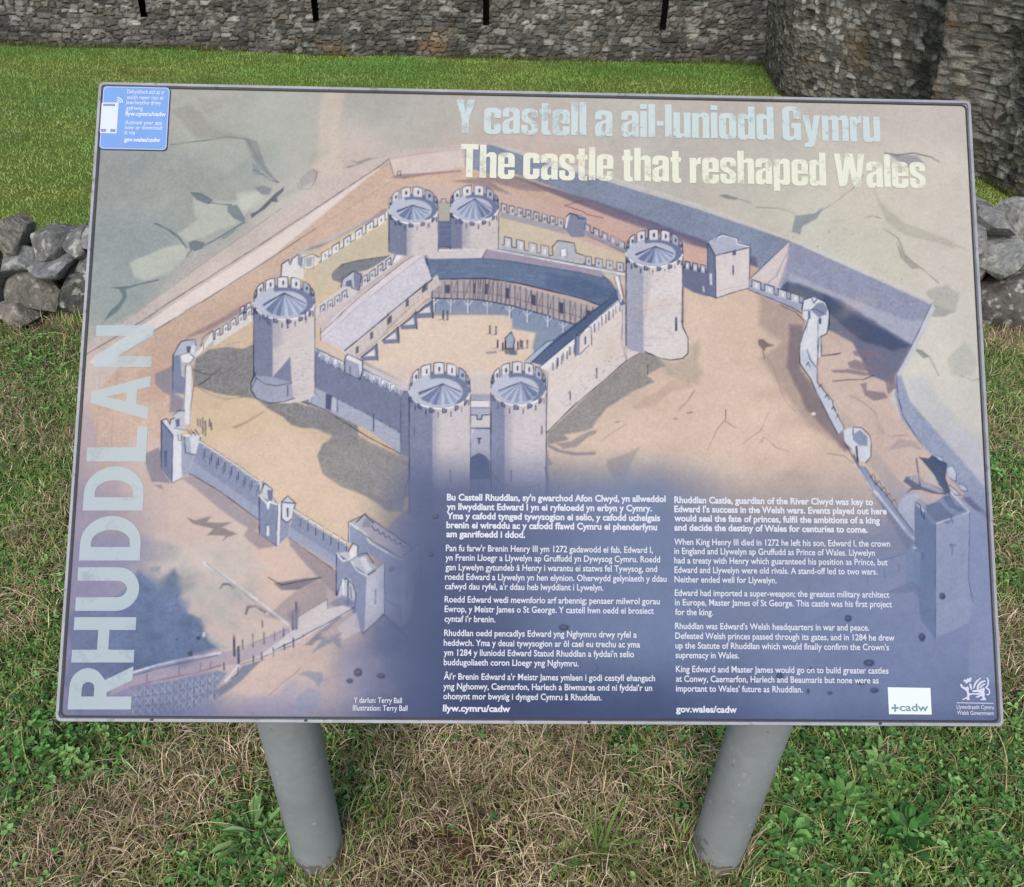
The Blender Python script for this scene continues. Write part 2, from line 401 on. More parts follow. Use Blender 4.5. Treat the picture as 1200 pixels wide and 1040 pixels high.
# bank, wall of the moat, moat floor
poly([(100,414),(112,395),(180,352),(250,300),(320,252),(400,200),(460,178),(545,170),(580,168),(640,186),(640,192),(575,178),(460,192),(300,296),(165,380),(104,430)], (204,184,176), .7, 2.5, grain=.08)
poly([(104,424),(165,382),(300,294),(456,188),(463,210),(300,314),(182,386),(120,430)], (224,206,200), .95, 1.2, grain=.03)
poly([(456,188),(463,206),(545,198),(540,174)], (216,196,188), .9, 1)
poly([(456,188),(463,210),(540,196),(600,202),(690,236),(650,240),(580,225),(545,217),(515,215),(480,215),(455,245),(345,298),(300,350),(240,395),(205,415),(206,470),(194,520),(165,500),(120,560),(105,470),(150,420),(182,388),(300,316)], (204,172,146), .95, 1.5, cl=.06, grain=.08)
for s in ([(165,440),(200,410),(240,385),(300,340),(330,318),(300,350),(240,392),(205,415),(195,470),(170,470)],): poly(s, (196,158,138), .55, 5, wob=1)
poly(A_(430,500,560,460,700,380,860,270,870,285,720,370,600,440,500,500,400,520), (138,120,136), .75, 2.2, wob=.5)
poly(E_(200,260,400,160,560,75,580,95,440,175,300,240,190,280), (146,124,136), .75, 2.4, wob=.5)
line([(100,416),(165,377),(230,335),(300,290),(380,238),(456,187)], (120,108,120), 1.3, .75, wob=.15)
line([(140,380),(180,352),(250,300),(330,245)], (130,124,130), .9, .5, wob=.3)
line([(182,387),(240,352),(300,314),(370,268)], (110,98,108), 1.0, .75, wob=.15); line([(370,268),(463,210)], (150,130,130), .8, .5)
line([(456,187),(463,208)], INK, .8, .6); line([(456,187),(500,180),(545,175)], (150,135,135), .7, .5)
poly(B_(90,90,140,70,250,65,500,45,500,55,300,75,170,98), (150,122,128), .7, 1.2)
line(B_(130,80,132,55,150,50,148,80), INK, 1, .7)
line([(182,386),(150,412),(140,420),(134,470),(128,560)], (150,140,146), .8, .5)
line([(130,404),(118,440),(112,520),(106,600)], (170,158,160), .9, .5, wob=.4)
# far moat wall (slate) and the ground beyond
poly([(545,172),(575,170),(640,186),(700,204),(820,242),(925,281),(925,345),(885,312),(820,286),(700,238),(640,216),(605,204),(575,205),(545,195)], (136,144,164), .97, 1.2, grain=.1, cl=.05)
poly([(575,170),(640,184),(700,202),(820,240),(926,279),(930,284),(820,246),(700,209),(640,192)], (206,198,194), .8, 1.2)
poly([(600,206),(700,236),(820,280),(886,302),(888,314),(820,292),(720,256),(650,228)], (110,104,128), .8, 1.8, wob=.2)
poly([(530,212),(570,206),(610,206),(660,226),(610,222),(575,212),(600,228),(560,216)], (132,116,132), .6, 2, wob=.4)
poly([(640,228),(720,256),(800,282),(832,298),(828,310),(760,300),(700,276),(650,262)], (206,166,150), .7, 4)
line(C_(110,105,160,90,215,75), (120,96,104), 1.3, .7); line(C_(110,105,170,125,215,140,240,160,290,168,335,178), (120,96,104), 1.1, .7, wob=.2)
# scratches in the ground, upper right
poly([(1040,180),(1075,183),(1085,195),(1062,197)], (146,146,152), .7, 1.4); line([(1036,180),(1050,183),(1070,180),(1090,184),(1100,190)], (110,112,122), 1.5, .7, wob=.2)
line([(1012,206),(1000,222),(985,232),(965,245),(945,258),(938,264)], (148,142,138), 1.2, .6, wob=.5)
poly([(932,253),(955,250),(965,243),(958,256),(940,266),(938,275),(928,272)], (140,146,156), .8, 1)
line(D_(330,15,450,20,520,35,560,55), (140,138,136), 1.2, .6); poly(C_(1010,45,1050,38,1120,60,1110,72,1050,62), (130,134,138), .8, .9); line(C_(1110,62,1200,88), (140,140,140), 1.2, .6)
poly([(1020,215),(1035,240),(1060,262),(1110,280),(1135,292),(1115,290),(1060,276),(1040,262)], (186,178,160), .75, 2, wob=.4)
line([(1035,268),(1052,280),(1060,300),(1085,320),(1100,332)], (150,142,138), 1.6, .65, wob=.3); poly([(1050,285),(1062,300),(1078,315),(1068,316),(1055,302)], (160,152,146), .7, 1.2)
poly([(1085,342),(1110,335),(1125,345),(1120,365),(1105,370),(1092,366)], (176,172,166), .75, 2, wob=.5); poly([(1094,358),(1118,366),(1104,372),(1088,372)], (160,160,160), .7, 1)
poly([(1110,420),(1130,400),(1145,420),(1140,440),(1115,440)], (182,180,174), .6, 3, wob=.5); line([(1075,410),(1090,420),(1100,440)], (140,140,144), 1.8, .6); 
poly([(1070,408),(1080,410),(1090,418),(1082,420)], (140,142,148), .8, 1); line([(1125,440),(1140,446),(1148,444)], (130,134,150), 1.5, .6)
spray([(930,262),(1005,300)], 26, (140,140,144), .7); spray([(1000,240),(1130,330)], 14, (150,146,144), .5)
line(D_(970,75,1010,65,1060,80), (140,136,132), 1.3, .7); line(D_(760,95,870,90), (170,164,156), .8, .6)
# right-hand moat
poly([(925,282),(1092,355),(1068,405),(1000,372),(925,330)], (150,152,174), .97, 1.2, grain=.1)
poly([(924,320),(960,335),(1000,352),(1060,375),(1082,376),(1068,405),(1000,376),(925,336)], (174,174,190), .85, 2.5)
poly([(925,282),(930,279),(1095,352),(1092,358)], (206,200,198), .8, .8)
poly([(1092,355),(1096,362),(1072,412),(1055,440),(1050,440),(1068,405)], (196,196,206), .9, .8); line([(1092,356),(1068,405),(1050,438)], INK, .9, .6)
poly([(965,345),(985,352),(1068,404),(1050,440),(1040,470),(1020,450),(1000,420),(975,400),(965,380)], (112,114,138), .9, 2.5, wob=.3)
poly([(914,340),(915,328),(935,332),(965,345),(1000,366),(1066,405),(1045,412),(1010,398),(975,370),(940,350)], (84,92,116), .74, 2.8, wob=.5)
poly([(1050,440),(1056,440),(1066,470),(1110,520),(1162,580),(1162,612),(1120,575),(1085,535),(1055,490),(1048,462)], (152,158,182), .92, 1.6, grain=.1)
poly([(1060,440),(1080,440),(1120,490),(1160,540),(1162,580),(1110,520),(1070,470)], (186,188,200), .6, 6, wob=.6)
line([(1050,440),(1052,465),(1058,488),(1085,530),(1120,572),(1160,612)], INK, 1, .55)
poly([(964,385),(975,388),(1000,402),(1020,440),(1048,452),(1042,470),(1062,500),(1100,545),(1130,580),(1085,590),(1050,560),(1012,510),(985,478),(958,440)], (206,180,166), .95, 1.8, cl=.05)
for p in (N_(500,400,600,400,660,430,690,470,640,450,560,445,510,425), N_(470,470,520,455,560,470,640,490,680,510,640,530,540,520,480,505), N_(370,515,480,510,600,535,660,555,560,550,440,530,380,530), N_(540,600,580,590,580,640,680,650,700,680,620,700,570,670), N_(680,560,740,540,755,620,700,660,690,610)):
    poly(p, (136,122,134), .75, 1.2, wob=.4)
line(N_(320,435,400,425,425,420), INK, 1.8, .6); line(N_(380,585,480,575,560,575,620,550), INK, 1, .6); line(N_(480,670,560,710,630,770,640,850,680,900), (160,138,138), 1.6, .5, wob=.3)
line(O_(440,60,470,120,510,160,620,150), (160,138,142), 1.4, .5); poly(O_(500,240,560,175,660,190,700,240,640,220,560,230), (176,156,160), .8, 2)

# ---- 3. outer ward
poly([(240,412),(300,368),(345,305),(455,250),(458,300),(405,320),(380,370),(480,560),(482,592),(430,640),(400,640),(330,580),(235,545),(212,510)], (212,184,146), .92, 2, cl=.05)
poly([(250,520),(330,500),(380,520),(400,560),(430,590),(420,640),(340,580)], (220,190,164), .6, 10)
poly(S_(870,400,1000,330,1120,260,1125,370,1000,390,930,410,912,460,850,545,850,490), (196,184,154), .9, 2)
poly([(584,250),(640,268),(735,300),(735,335),(690,322),(584,285)], (206,188,160), .95, 1.2)
poly([(800,285),(830,292),(830,312),(802,308)], (206,166,150), .9, 1.2)
poly([(802,338),(880,338),(935,362),(942,400),(935,430),(962,460),(1000,520),(1060,600),(1000,640),(700,640),(642,600),(642,500),(770,410),(803,415)], (216,188,164), .88, 2.5, cl=.05, ga=((800,520,1),(800,620,0)))
poly([(890,345),(935,365),(945,380),(938,430),(960,470),(1000,520),(995,528),(950,500),(925,470),(890,420),(915,400),(890,380)], (168,146,134), .65, 5, wob=.8)
poly([(800,345),(830,360),(850,400),(880,470),(960,520),(900,560),(760,540),(700,520),(800,430)], (222,192,168), .6, 14, wob=1)
poly([(925,380),(940,380),(938,430),(965,470),(1000,525),(990,528),(945,480),(922,430)], (128,116,128), .75, 3, wob=.5)
# tree-like ink marks in the ochre ground
line([(850,480),(850,492),(840,503),(830,525),(826,538)], (130,106,104), 1.2, .7, wob=.3, taper=True); line([(850,494),(862,502)], (130,106,104), .9, .6)
poly(D_(340,790,370,785,400,810,440,825,390,835,380,860,360,840,345,820), (130,110,112), .85, .8); line(D_(370,860,380,900), (130,110,112), 1.6, .7)
line([(892,410),(905,430),(920,470),(932,482)], (160,136,124), 1.3, .5, wob=.5); line([(870,520),(890,505),(900,485)], (160,136,126), 1.8, .5, wob=.4)
line([(890,520),(895,512),(910,525),(925,530)], (150,130,124), 1.2, .6, wob=.3); line([(970,532),(990,535),(1000,543)], (130,116,126), 1, .6)
spray([(850,420),(950,520)], 12, (150,120,112), .6)
poly([(896,562),(930,548),(960,560),(950,600),(905,600)], (186,164,156), .5, 8, wob=1)
# shadow of the tower on the left ward
poly(E_(250,400,320,350,420,335,520,345,590,320,590,480,570,560,620,650,820,650,920,690,1080,740,1200,800,1200,900,1130,880,1030,830,930,810,860,810,800,790,760,745,680,700,600,640,500,625,350,600,240,560,235,470), GREY, .93, 1.6, grain=.2, edge=.08, wob=.3)
poly(F_(0,565,110,610,200,690,360,790,590,895,600,1000,560,1200,480,1200,300,1080,120,960,60,880,85,810,150,760,60,720,0,700), (136,134,139), .88, 2.2, grain=.14, wob=.2)
poly([(372,535),(380,520),(400,515),(480,545),(482,580),(455,590),(400,570),(378,555)], (146,142,144), .82, 1.8, grain=.14, edge=.14)
line(E_(235,470,290,490,340,500,400,455), (88,90,96), 1.6, .6, wob=.2); line(E_(265,555,320,520,340,490), (80,82,90), 1.5, .7); line(E_(380,500,435,470), (90,92,98), 1.2, .6)
line(E_(240,560,320,610,420,640,520,630), (120,112,108), 1, .5)
line([(200,552),(262,520),(275,505),(310,485)], (170,140,112), 1.2, .0)
poly(E_(450,805,540,770,640,710,650,716,560,775,480,815), (176,150,122), .8, 1.2)
line(E_(430,320,500,305), (150,130,110), 1, .6)
# shadow right of the inner ward
poly(H_(210,835,380,680,540,540,680,415,770,360,830,385,870,410,900,440,840,470,790,500,830,540,720,590,640,640,560,690,500,760,470,810,430,830,300,850,330,880,240,900,210,900), (144,141,142), .88, 1.8, grain=.14, edge=.07, wob=.25)
poly(H_(860,400,960,430,1060,370,1040,330,1080,290,1100,340,1090,420,1130,480,1090,560,980,520,900,500), (170,158,142), .55, 4, wob=.7)
poly(H_(700,690,860,590,940,520,1040,520,1060,580,940,600,820,680,740,710), (186,158,134), .55, 3, wob=.6)
line(H_(970,710,1030,650,1070,590), (150,126,108), 1.8, .6, wob=.2); line(H_(520,890,600,830,670,790), (190,164,136), 2.2, .6)
for x, y in ((620,770),(1030,725),(955,755),(1050,720)): blob(600+x/5, 340+y/5, 2.4, 1, (140,120,110), .7, hard=1)
poly(G_(905,560,960,600,1040,590,1150,530,1200,520,1190,545,1150,560,1080,620,1000,635), (150,140,142), .8, 1.2)
poly(G_(905,600,990,640,1080,655,1190,650,1190,668,1060,672,960,650,910,620), (140,132,140), .8, 1.2); poly(G_(900,640,920,690,940,720,920,735,900,710), (140,136,148), .7, 1.5)
poly([(712,540),(735,532),(750,524),(735,555),(722,562),(712,552)], (150,142,146), .55, 2)

# ---- 4. outer curtain, far side
cren(B_(730,285)[0], B_(1110,380)[0], 8, 9, fill=(196,192,198), dark=(110,114,138), body=(160,158,170), seed=3)
poly(B_(1105,390,1120,320,1140,300,1200,310,1240,330,1225,440,1150,440), (136,140,160), 1, .6); line(B_(1105,390,1120,320,1140,300,1180,310,1190,330,1230,330), INK, 1, .85)
poly(B_(1110,385,1118,325,1140,305,1130,350,1118,390), PALE, .9, .5)
cren(C_(220,240)[0], C_(470,360)[0], 5, 7, fill=(176,176,190), dark=(206,204,212), body=(150,150,166), seed=4)
line(C_(210,275,330,320,470,385), INK, .7, .5)
# inner curtain, far side
poly(B_(730,430,850,470,850,500,1010,520,1030,560,1200,600,1200,625,700,510), (196,190,192), .9, .8)
cren(B_(740,485)[0], B_(1030,550)[0], 4, 10, fill=(198,194,198), dark=(226,224,228), body=(176,174,184), seed=5)
poly(C_(40,420,70,310,165,325,180,400,230,420,230,440,60,420), (180,178,188), 1, .6); line(C_(40,400,35,350,70,310,165,325,178,385,225,400), INK, 1, .85)
poly(C_(85,360,118,355,120,400,90,405), (226,224,228), 1, .5); line(C_(85,400,85,360,120,356,120,410), INK, .8, .7)
cren(C_(220,445)[0], C_(465,490)[0], 4, 9, fill=(196,192,196), dark=(116,120,144), body=(176,174,184), seed=6)
# outer curtain left/top and its turret
poly(A_(245,680,260,610,340,545,440,545,470,560,870,285,875,340,680,460,520,560,430,620,380,640,380,690,300,690), (222,214,212), .85, .8)
cren(A_(470,590)[0], A_(870,335)[0], 6, 9, fill=PALE, dark=(150,148,160), seed=7)
poly(A_(250,670,255,600,290,575,310,610,340,545,375,560,372,620,330,640,290,690), (216,212,216), 1, .6); poly(A_(345,550,375,565,370,625,345,600), SH, .8, .6)
line(A_(245,680,250,600,290,573,300,605,310,570,345,543,375,560,430,540,470,560), INK, 1, .85); poly(A_(390,570,430,560,425,610,395,615), (150,152,168), .8, .8); line(A_(380,630,385,565,440,560,435,625,380,630), INK, .8, .6)
cren(A_(0,900)[0], A_(75,860)[0], 2, 8, fill=PALE, dark=(150,148,160), seed=8)
cren(E_(350,290)[0], E_(580,140)[0], 5, 9, fill=PALE, dark=(140,142,158), body=(214,208,208), seed=9)
poly(E_(240,380,280,330,345,240,350,290,300,340,240,400), (222,216,216), .9, .6); line(E_(275,330,285,280,345,235,350,290), INK, .9, .7); line(E_(290,345,292,310), INK, .8, .6)
# shadow of hill end
poly(A_(545,660,600,600,700,575,880,550,885,585,800,620,700,645,600,710,550,695), (124,128,136), .95, 1.1, grain=.12); line(A_(545,680,555,640,610,600,720,575,885,550), INK, .8, .6)
# inner curtain upper left (battlements along the lean-to roof)
poly(A_(440,860,600,740,610,690,670,645,720,655,830,590,960,500,980,540,960,570,700,760,560,900,440,900), (206,196,198), .95, .8)
cren(A_(470,900)[0], A_(640,790)[0], 4, 9, fill=(214,208,212), dark=(120,124,148), seed=10); cren(A_(715,730)[0], A_(900,600)[0], 4, 9, fill=(214,208,212), dark=(120,124,148), seed=11)
poly(A_(605,735,610,690,670,645,715,660,705,755,660,735), (190,188,198), 1, .6); poly(A_(625,730,630,700,660,690,665,735), (104,112,140), .9, .6); poly(A_(672,650,718,660,706,755,676,735), SH, .85, .6); line(A_(600,735,608,690,670,643,720,660,706,755,660,738), INK, 1, .85)
poly(A_(900,590,960,490,968,540,920,590), PALE, 1, .6); line(A_(900,590,925,530,960,490,968,545), INK, .9, .75)

# ---- 5. the courtyard: roofs, timber galleries, yard
poly([(420,420),(500,345),(520,330),(620,338),(700,380),(690,400),(620,430),(560,440),(480,450)], (214,190,172), 1, 1)
poly([(470,372),(525,362),(590,372),(640,392),(660,420),(580,440),(520,420),(440,430)], (222,196,170), .8, 6)
poly([(420,425),(470,445),(580,435),(640,415),(600,470),(550,520),(500,470)], (216,200,194), .8, 5)
poly(B_(320,700,640,690,800,720,1200,850,1200,900,320,900), (150,150,162), 1, .8)
poly(B_(240,890,330,800,560,810,800,850,1200,960,1300,1000,1310,1080,1200,1060,900,960,760,900,600,880,400,880), (136,146,168), .9, 2.2)
poly(H_(0,105,160,130,340,190,420,200,250,320,130,380,120,330,140,250,0,225), (134,146,168), .95, 2)
# timber gallery, far side
poly(B_(325,705,650,690,800,720,1200,830,1500,910,1350,1030,1180,960,1000,900,800,845,640,815,340,800), (172,162,166), .95, .8)
g = np.random.default_rng(12)
base_t = B_(330,800,560,806,640,815,800,845,1000,900,1200,960,1330,1010); top_t = B_(330,705,560,694,650,690,800,720,1000,775,1200,832,1420,890)
def along(P, t):
    s = t*(len(P)-1); i = min(int(s), len(P)-2); return lerp(P[i], P[i+1], s-i)
for i in range(38):
    t = i/37.; line([along(base_t, t), along(top_t, t)], (84,74,92), 1.0, .7)
    if i % 2 and i < 37:
        line([along(base_t, t), along(top_t, t+.026)], (84,74,92), .8, .6); line([along(top_t, t), along(base_t, t+.026)], (96,86,100), .7, .5)
    if i % 5 == 2:
        a, b = along(base_t, t), along(top_t, min(t+.022, 1)); poly([lerp(a, along(top_t, t), .3), lerp(a, along(top_t, t), .8), lerp(b, along(base_t, min(t+.022,1)), .2), lerp(b, along(base_t, min(t+.022,1)), .7)], (70,72,96), .8, .6)
line([lerp(along(base_t, t/20), along(top_t, t/20), .38) for t in range(21)], (96,86,100), .8, .6)
line(base_t, INK, 1.2, .8); 
for i, (x, y) in enumerate(((340,805),(440,810),(540,815),(655,825),(785,850),(890,875),(1010,905),(1100,940),(1190,975))):
    h = 75-3*i
    line(B_(x, y, x, y+h), (206,206,214), 1.8, .85); line(B_(x+8, y, x+8, y+h), INK, .8, .6)
    line(B_(x, y+30, x+25, y+4), (206,206,214), 1.3, .8); line(B_(x, y+30, x-25, y+2), (206,206,214), 1.3, .8); line(B_(x-60+10*(i>3), y+25, x-40, y+2, x-25, y+2), INK, .7, .5)
# far roof (slate blue)
poly(B_(290,520,330,525,660,510,1200,600,1310,640,1380,700,1480,850,1440,900,1200,800,850,715,650,685,330,690,310,640,295,570), (108,121,146), 1, .8, grain=.09, cl=.12)
poly(B_(290,520,650,510,620,565,310,572), (206,196,198), 1, .8); poly(B_(650,508,1200,605,1330,640,1330,680,1190,645,760,575,630,565), (164,152,168), .95, 1)
line(B_(290,520,655,508,1200,610,1460,660), (224,222,228), 1.8, .9); line(B_(285,512,655,500,1200,598,1460,648), INK, .8, .7); line(B_(655,508,625,565), INK, .8, .6)
line(B_(310,690,650,684,850,715,1200,800,1440,885), INK, 1.3, .8); line(B_(300,570,330,690), INK, .8, .7); line(B_(300,570,620,566,760,578,1190,648,1380,690), INK, .7, .5)
for i in range(26):
    x = 340+g.random()*900; y = 590+g.random()*70+max(0, x-650)*.2; line(B_(x, y, x+50+60*g.random(), y+2+max(0, (x-650))*.02+10*g.random()), (90,108,142), .7, .5)
    x = 340+g.random()*900; y = 590+g.random()*70+max(0, x-650)*.2; line(B_(x, y, x+40+40*g.random(), y+6), (158,172,194), .7, .45)
poly(C_(0,500,200,530,400,600,420,650,230,650,60,600,0,590), (84,100,132), .5, 4)
# right range roof: narrow slate strip down to the gatehouse
poly(H_(620,0,632,55,560,120,380,270,180,440,110,425,230,300,420,160,560,60,600,0), (92,106,134), 1, .8, cl=.1)
poly(H_(80,410,190,310,235,285,240,300,110,420), (170,180,198), .9, .7); line(H_(75,415,200,305,240,290), INK, .9, .7)
line(H_(110,425,230,320,420,170,560,65), INK, .9, .7)
poly(C_(405,525,425,520,450,650,440,680,425,640), PALE, 1, .5); line(C_(400,525,440,660), INK, .9, .7); line(C_(430,520,460,660), INK, .9, .7)
# left range: pale roof
poly(A_(1085,515,1090,560,1130,690,870,900,720,1050,640,1140,590,1095,480,1040,480,1010,560,900), (202,196,207), 1, .8, grain=.09)
poly(A_(560,900,700,790,960,590,1085,515,1090,545,720,830,480,1045,478,1000), (212,200,206), .95, .8)
poly(A_(440,905,700,770,960,580,1000,560,960,600,560,900,480,1000,470,960), (198,184,190), .7, 1.4)
line(A_(480,1035,720,830,1088,545), INK, .6, .5); line(A_(480,1000,700,800,960,590,1090,512), INK, .8, .7); line(A_(1090,560,1130,690), INK, .8, .6); line(A_(478,970,480,1045), INK, .8, .7)
for i in range(34):
    t = g.random(); s = g.random(); p = lerp(lerp((378,397),(496,303),t), lerp((408,417),(505,327),t), s); line([p, (p[0]+6+5*g.random(), p[1]-5-4*g.random())], (190,182,198), .7, .5)
# left gallery under that roof
poly([(404,410)]+A_(870,900,1130,690)+A_(1140,740,1080,790,880,955)+[(428,424),(416,425)], (196,186,182), 1, .7)
poly([(404,411),(466,360),(512,322),(516,334),(470,368),(428,408),(422,420),(412,420)], (200,188,182), 1, .7)
line([(404,411),(454,370),(506,328)], INK, 1.2, .85); line([(415,422),(446,396),(484,366),(516,340)], (150,140,146), 1, .7)
for x, y in ((419,411),(436,394),(456,377),(458,375),(478,357),(497,340),(499,338)): poly([(x-2,y-4),(x+1.5,y-6),(x+1.5,y+2),(x-2,y+4)], (88,84,106), .85, .6)
for i in range(20):
    t = i/19.; p = lerp((412,412),(510,330),t); line([p, (p[0]+2, p[1]+8)], (140,126,134), .7, .5)
for x, y in ((433,420),(458,400),(479,383),(497,370)):
    poly([(x-10,y-1),(x+9,y-17),(x+10,y+2),(x-8,y+3)], (112,118,146), .9, .7); poly([(x-6,y-2),(x+6,y-11),(x+7,y-3)], (216,210,212), .95, .6)
    line([(x+9,y-17),(x+10,y+2)], (80,78,100), 1.8, .85); line([(x-10,y-1),(x+9,y-17)], INK, .9, .8)
# people in the yard and the wagon
for x, y in ((519,369),(524,370),(574,386),(581,387),(583,403),(589,406),(592,404),(607,405),(612,404),(618,403),(610,403)):
    line([(x,y+4.5),(x,y-2.5)], (70,72,92), 1.8, .9); blob(x, y-4, 1, 1, (74,76,96), .9, hard=1, wob=0); line([(x,y+4.5),(x-5,y+5.5)], (130,124,138), 1, .7)
poly(F_(1160,180,1195,145,1215,180,1215,240,1180,250), (160,164,182), 1, .6); line(F_(1160,180,1195,145,1215,190,1205,250,1165,240,1160,180), INK, 1.2, .85); poly(F_(1150,240,1215,235,1220,275,1160,275), (92,98,118), .75, 1)
poly(F_(1045,262,1110,255,1110,270,1050,275), (140,138,154), .8, 1); poly(F_(1180,260,1230,255,1230,280,1190,282), (100,106,126), .7, 1)

# ---- 6. inner curtain, near left
poly(E_(805,295,850,310,905,345,960,340,1120,420,1200,430)+F_(320,350,590,490,605,500,600,890)+F_(550,860,360,720,120,610,15,565)+E_(910,670,820,640), SH, 1, .8, grain=.09)
poly(E_(905,350,940,345,925,640,912,670), (206,202,212), .95, .7)
poly(F_(45,470,110,500,200,550,345,625,545,735,550,860,360,720,115,605,20,570), (172,174,192), .85, 1); 
poly(F_(60,225,230,290,320,330,600,470,600,490,560,490,320,350,220,290,70,245), (198,188,194), .95, .8)
cren(E_(810,330)[0], E_(900,370)[0], 1, 6, fill=PALE, loops=False)
for i, (x0, y0) in enumerate(((75,275),(125,300),(170,320),(340,390),(392,412),(448,440),(508,468))):
    poly(F_(x0,y0-12,x0+38,y0+5,x0+42,y0+45,x0+4,y0+28), (172,174,190), .9, .6); line(F_(x0-4,y0+10,x0,y0-14,x0+38,y0+2,x0+42,y0+50,x0+48,y0+22), (230,228,232), 1.9, .9); line(F_(x0,y0-17,x0+42,y0), INK, .8, .7); line(F_(x0+42,y0+15,x0+42,y0+50), INK, .8, .7); line(F_(x0+18,y0+16,x0+18,y0+42), INK, .9, .6)
poly(F_(220,300,235,275,300,310,300,425,225,385), (156,158,178), 1, .6); poly(F_(225,300,240,275,325,315,305,335), PALE, .95, .6); poly(F_(300,330,325,315,325,360,310,425), (206,204,214), 1, .6)
line(F_(220,380,222,300,238,275,325,315,325,365,310,425,225,385), INK, 1, .85); slit(410.5,430,9)
line(E_(805,295,820,640,910,670), INK, 1, .8); line(E_(940,350,925,640), INK, .7, .6); line(F_(0,240,40,240,60,260), (230,228,232), 1.8, .85)
line(F_(15,565,115,608,200,665,360,765,550,862), INK, 1, .75); line(F_(550,490,550,860), INK, .8, .7)
line(F_(45,470,345,625,545,735), INK, .6, .4)
poly(F_(110,505,150,520,140,610,108,595), (76,84,116), .9, .7); poly(F_(145,530,175,545,170,610,140,600), (184,184,198), .9, .7); slit(395.5,468,14); slit(438,486,19); slit(350.5,431,10,2)
for x, y in ((210,560),(280,595),(355,632),(435,672),(490,700),(535,728)): blob(360+x/5, 360+y/5, 1.1, 1.1, (84,92,122), .85, hard=1)
# inner curtain, near right (sunlit)
poly(H_(200,470,380,300,640,95,650,90,690,80,770,30,780,40,775,355,670,415,540,530,360,680,205,835), (216,202,198), 1, .8, grain=.03)
poly(H_(300,400,640,150,650,300,420,480,230,620,220,560), (220,202,190), .5, 8)
poly(H_(165,455,200,470,370,330,480,230,640,95,625,60,470,190,360,290,180,440), PALE, 1, .7); line(H_(165,450,360,285,470,190,630,65), INK, .9, .6)
for i, (x, y) in enumerate(((240,450),(268,425),(300,395),(340,360),(430,290),(485,225),(528,185),(570,155),(610,120))): line(H_(x,y-25,x,y+18), (92,96,124), 2.0 if i % 2 else 1.2, .85); line(H_(x+24,y-38,x+24,y+8), INK, 1.0, .7)
poly(H_(365,260,400,270,395,380,370,385), (126,134,160), .95, .7); poly(H_(400,270,465,220,470,320,400,385), (216,204,202), 1, .6); line(H_(370,390,375,262,395,268,440,215,465,215,468,320), INK, .9, .8); slit(686,395,8,1.6); line(H_(400,375,450,325), (110,96,108), 1.4, .7)
line(H_(650,90,645,310,675,415), INK, .8, .7); line(H_(685,85,672,410), INK, .7, .5); poly(H_(652,95,685,88,672,400,648,310), (200,186,190), .8, .8)
line(H_(690,80,775,28,785,45,775,355), INK, 1, .8); line(H_(205,835,360,680,540,530,670,415,770,357), INK, 1, .75); line(H_(730,55,735,75,745,70,745,50), INK, 1, .8)
slit(699.5,432,11); slit(668.5,459,10,1.6); slit(751,381,5); line(H_(335,600,340,610), INK, 2, .7); line(H_(210,480,200,840), INK, .9, .7)
gg = np.random.default_rng(3)
for i in range(36):
    t = gg.random(); p = lerp((650,470+gg.random()*25), (735,400+gg.random()*22), t); blob(p[0], p[1], .8, .6, (140,130,142), .7, hard=.8, wob=0)
# bridge between the gate towers
poly(G_(440,310,570,310,570,900,440,900), (170,170,188), 1, .8); poly(G_(450,350,565,350,565,385,450,385), (222,212,212), 1, .7); poly(G_(450,312,570,312,570,345,450,345), (160,162,180), 1, .7)
poly(G_(445,425,490,430,500,460,520,460,530,430,570,425,570,505,445,505), (206,198,202), .9, .7); line(G_(445,432,492,434,495,460,520,460,525,434,570,432), INK, 1.1, .8); line(G_(445,512,570,512), INK, 1.1, .85); line(G_(445,392,570,392), INK, .7, .6); line(G_(450,348,570,348), INK, .7, .6)
poly(G_(445,515,480,515,450,600,445,600), (206,200,206), .7, 1.5); line(G_(497,572,515,572), INK, 1.8, .85); line(G_(506,572,506,602), INK, 1.8, .85)
poly(G_(445,810,443,710,470,680,505,665,545,685,568,712,570,810), (88,100,132), 1, .7); line(G_(442,705,470,678,505,660,545,680,570,708), INK, 1.1, .8); poly(G_(445,810,570,810,560,900,450,900), (128,138,166), .95, .9)
for x in (455,470,485,500,515,530,545): line(G_(x,700,x,808), (72,84,116), .7, .5)
for x in (500,510,532): line(G_(x,825,x,870), (90,100,132), 1.2, .6)

# ---- 7. the round towers
tower(*[456, 513], 219, 262, 300, LIT, SH, .38, (484, 240.5), .66, nb=6, nf=6, mh=8, botr=.3, seed=1)
tower(*[527, 584], 217, 260, 292, LIT, SH, .30, (556, 233), .70, nb=6, nf=6, mh=8, botr=.0, seed=2, cshade=1)
poly(B_(370,230,435,230,435,345,370,345), (176,170,158), .9, .8); poly(B_(368,345,440,345,440,500,366,500), (104,114,144), .95, .8); line(B_(380,240,385,215,410,215,412,235,430,240), INK, .8, .6); line(B_(366,500,440,500), INK, 1, .8)
for y in (370,400,440): line(B_(370,y,438,y-6), (150,156,178), .8, .6)
tower(297, 369, 325, 374, 473, LIT, SH, .36, (333, 344), .70, nb=7, nf=7, mh=9, botr=.62, seed=3)
poly(E_(700,340,800,300,805,400,700,500), LIT, .8, 1); poly(E_(800,390,700,510,720,560,810,545), SH, .9, 1); poly(E_(590,500,700,510,810,545,820,635,680,665,600,630,570,575), (158,160,180), .95, 1)
line(E_(595,490,570,540,570,585,600,635,680,665,760,655,825,635), INK, 1.1, .8); line(E_(600,515,650,550,720,562,810,545), INK, .9, .7); slit(337,452,12,1.4); slit(313.5,370,9,1.8); slit(337,375,9,1.8); slit(358,366,8,1.6); line(E_(590,480,600,520,575,570), INK, .9, .7)
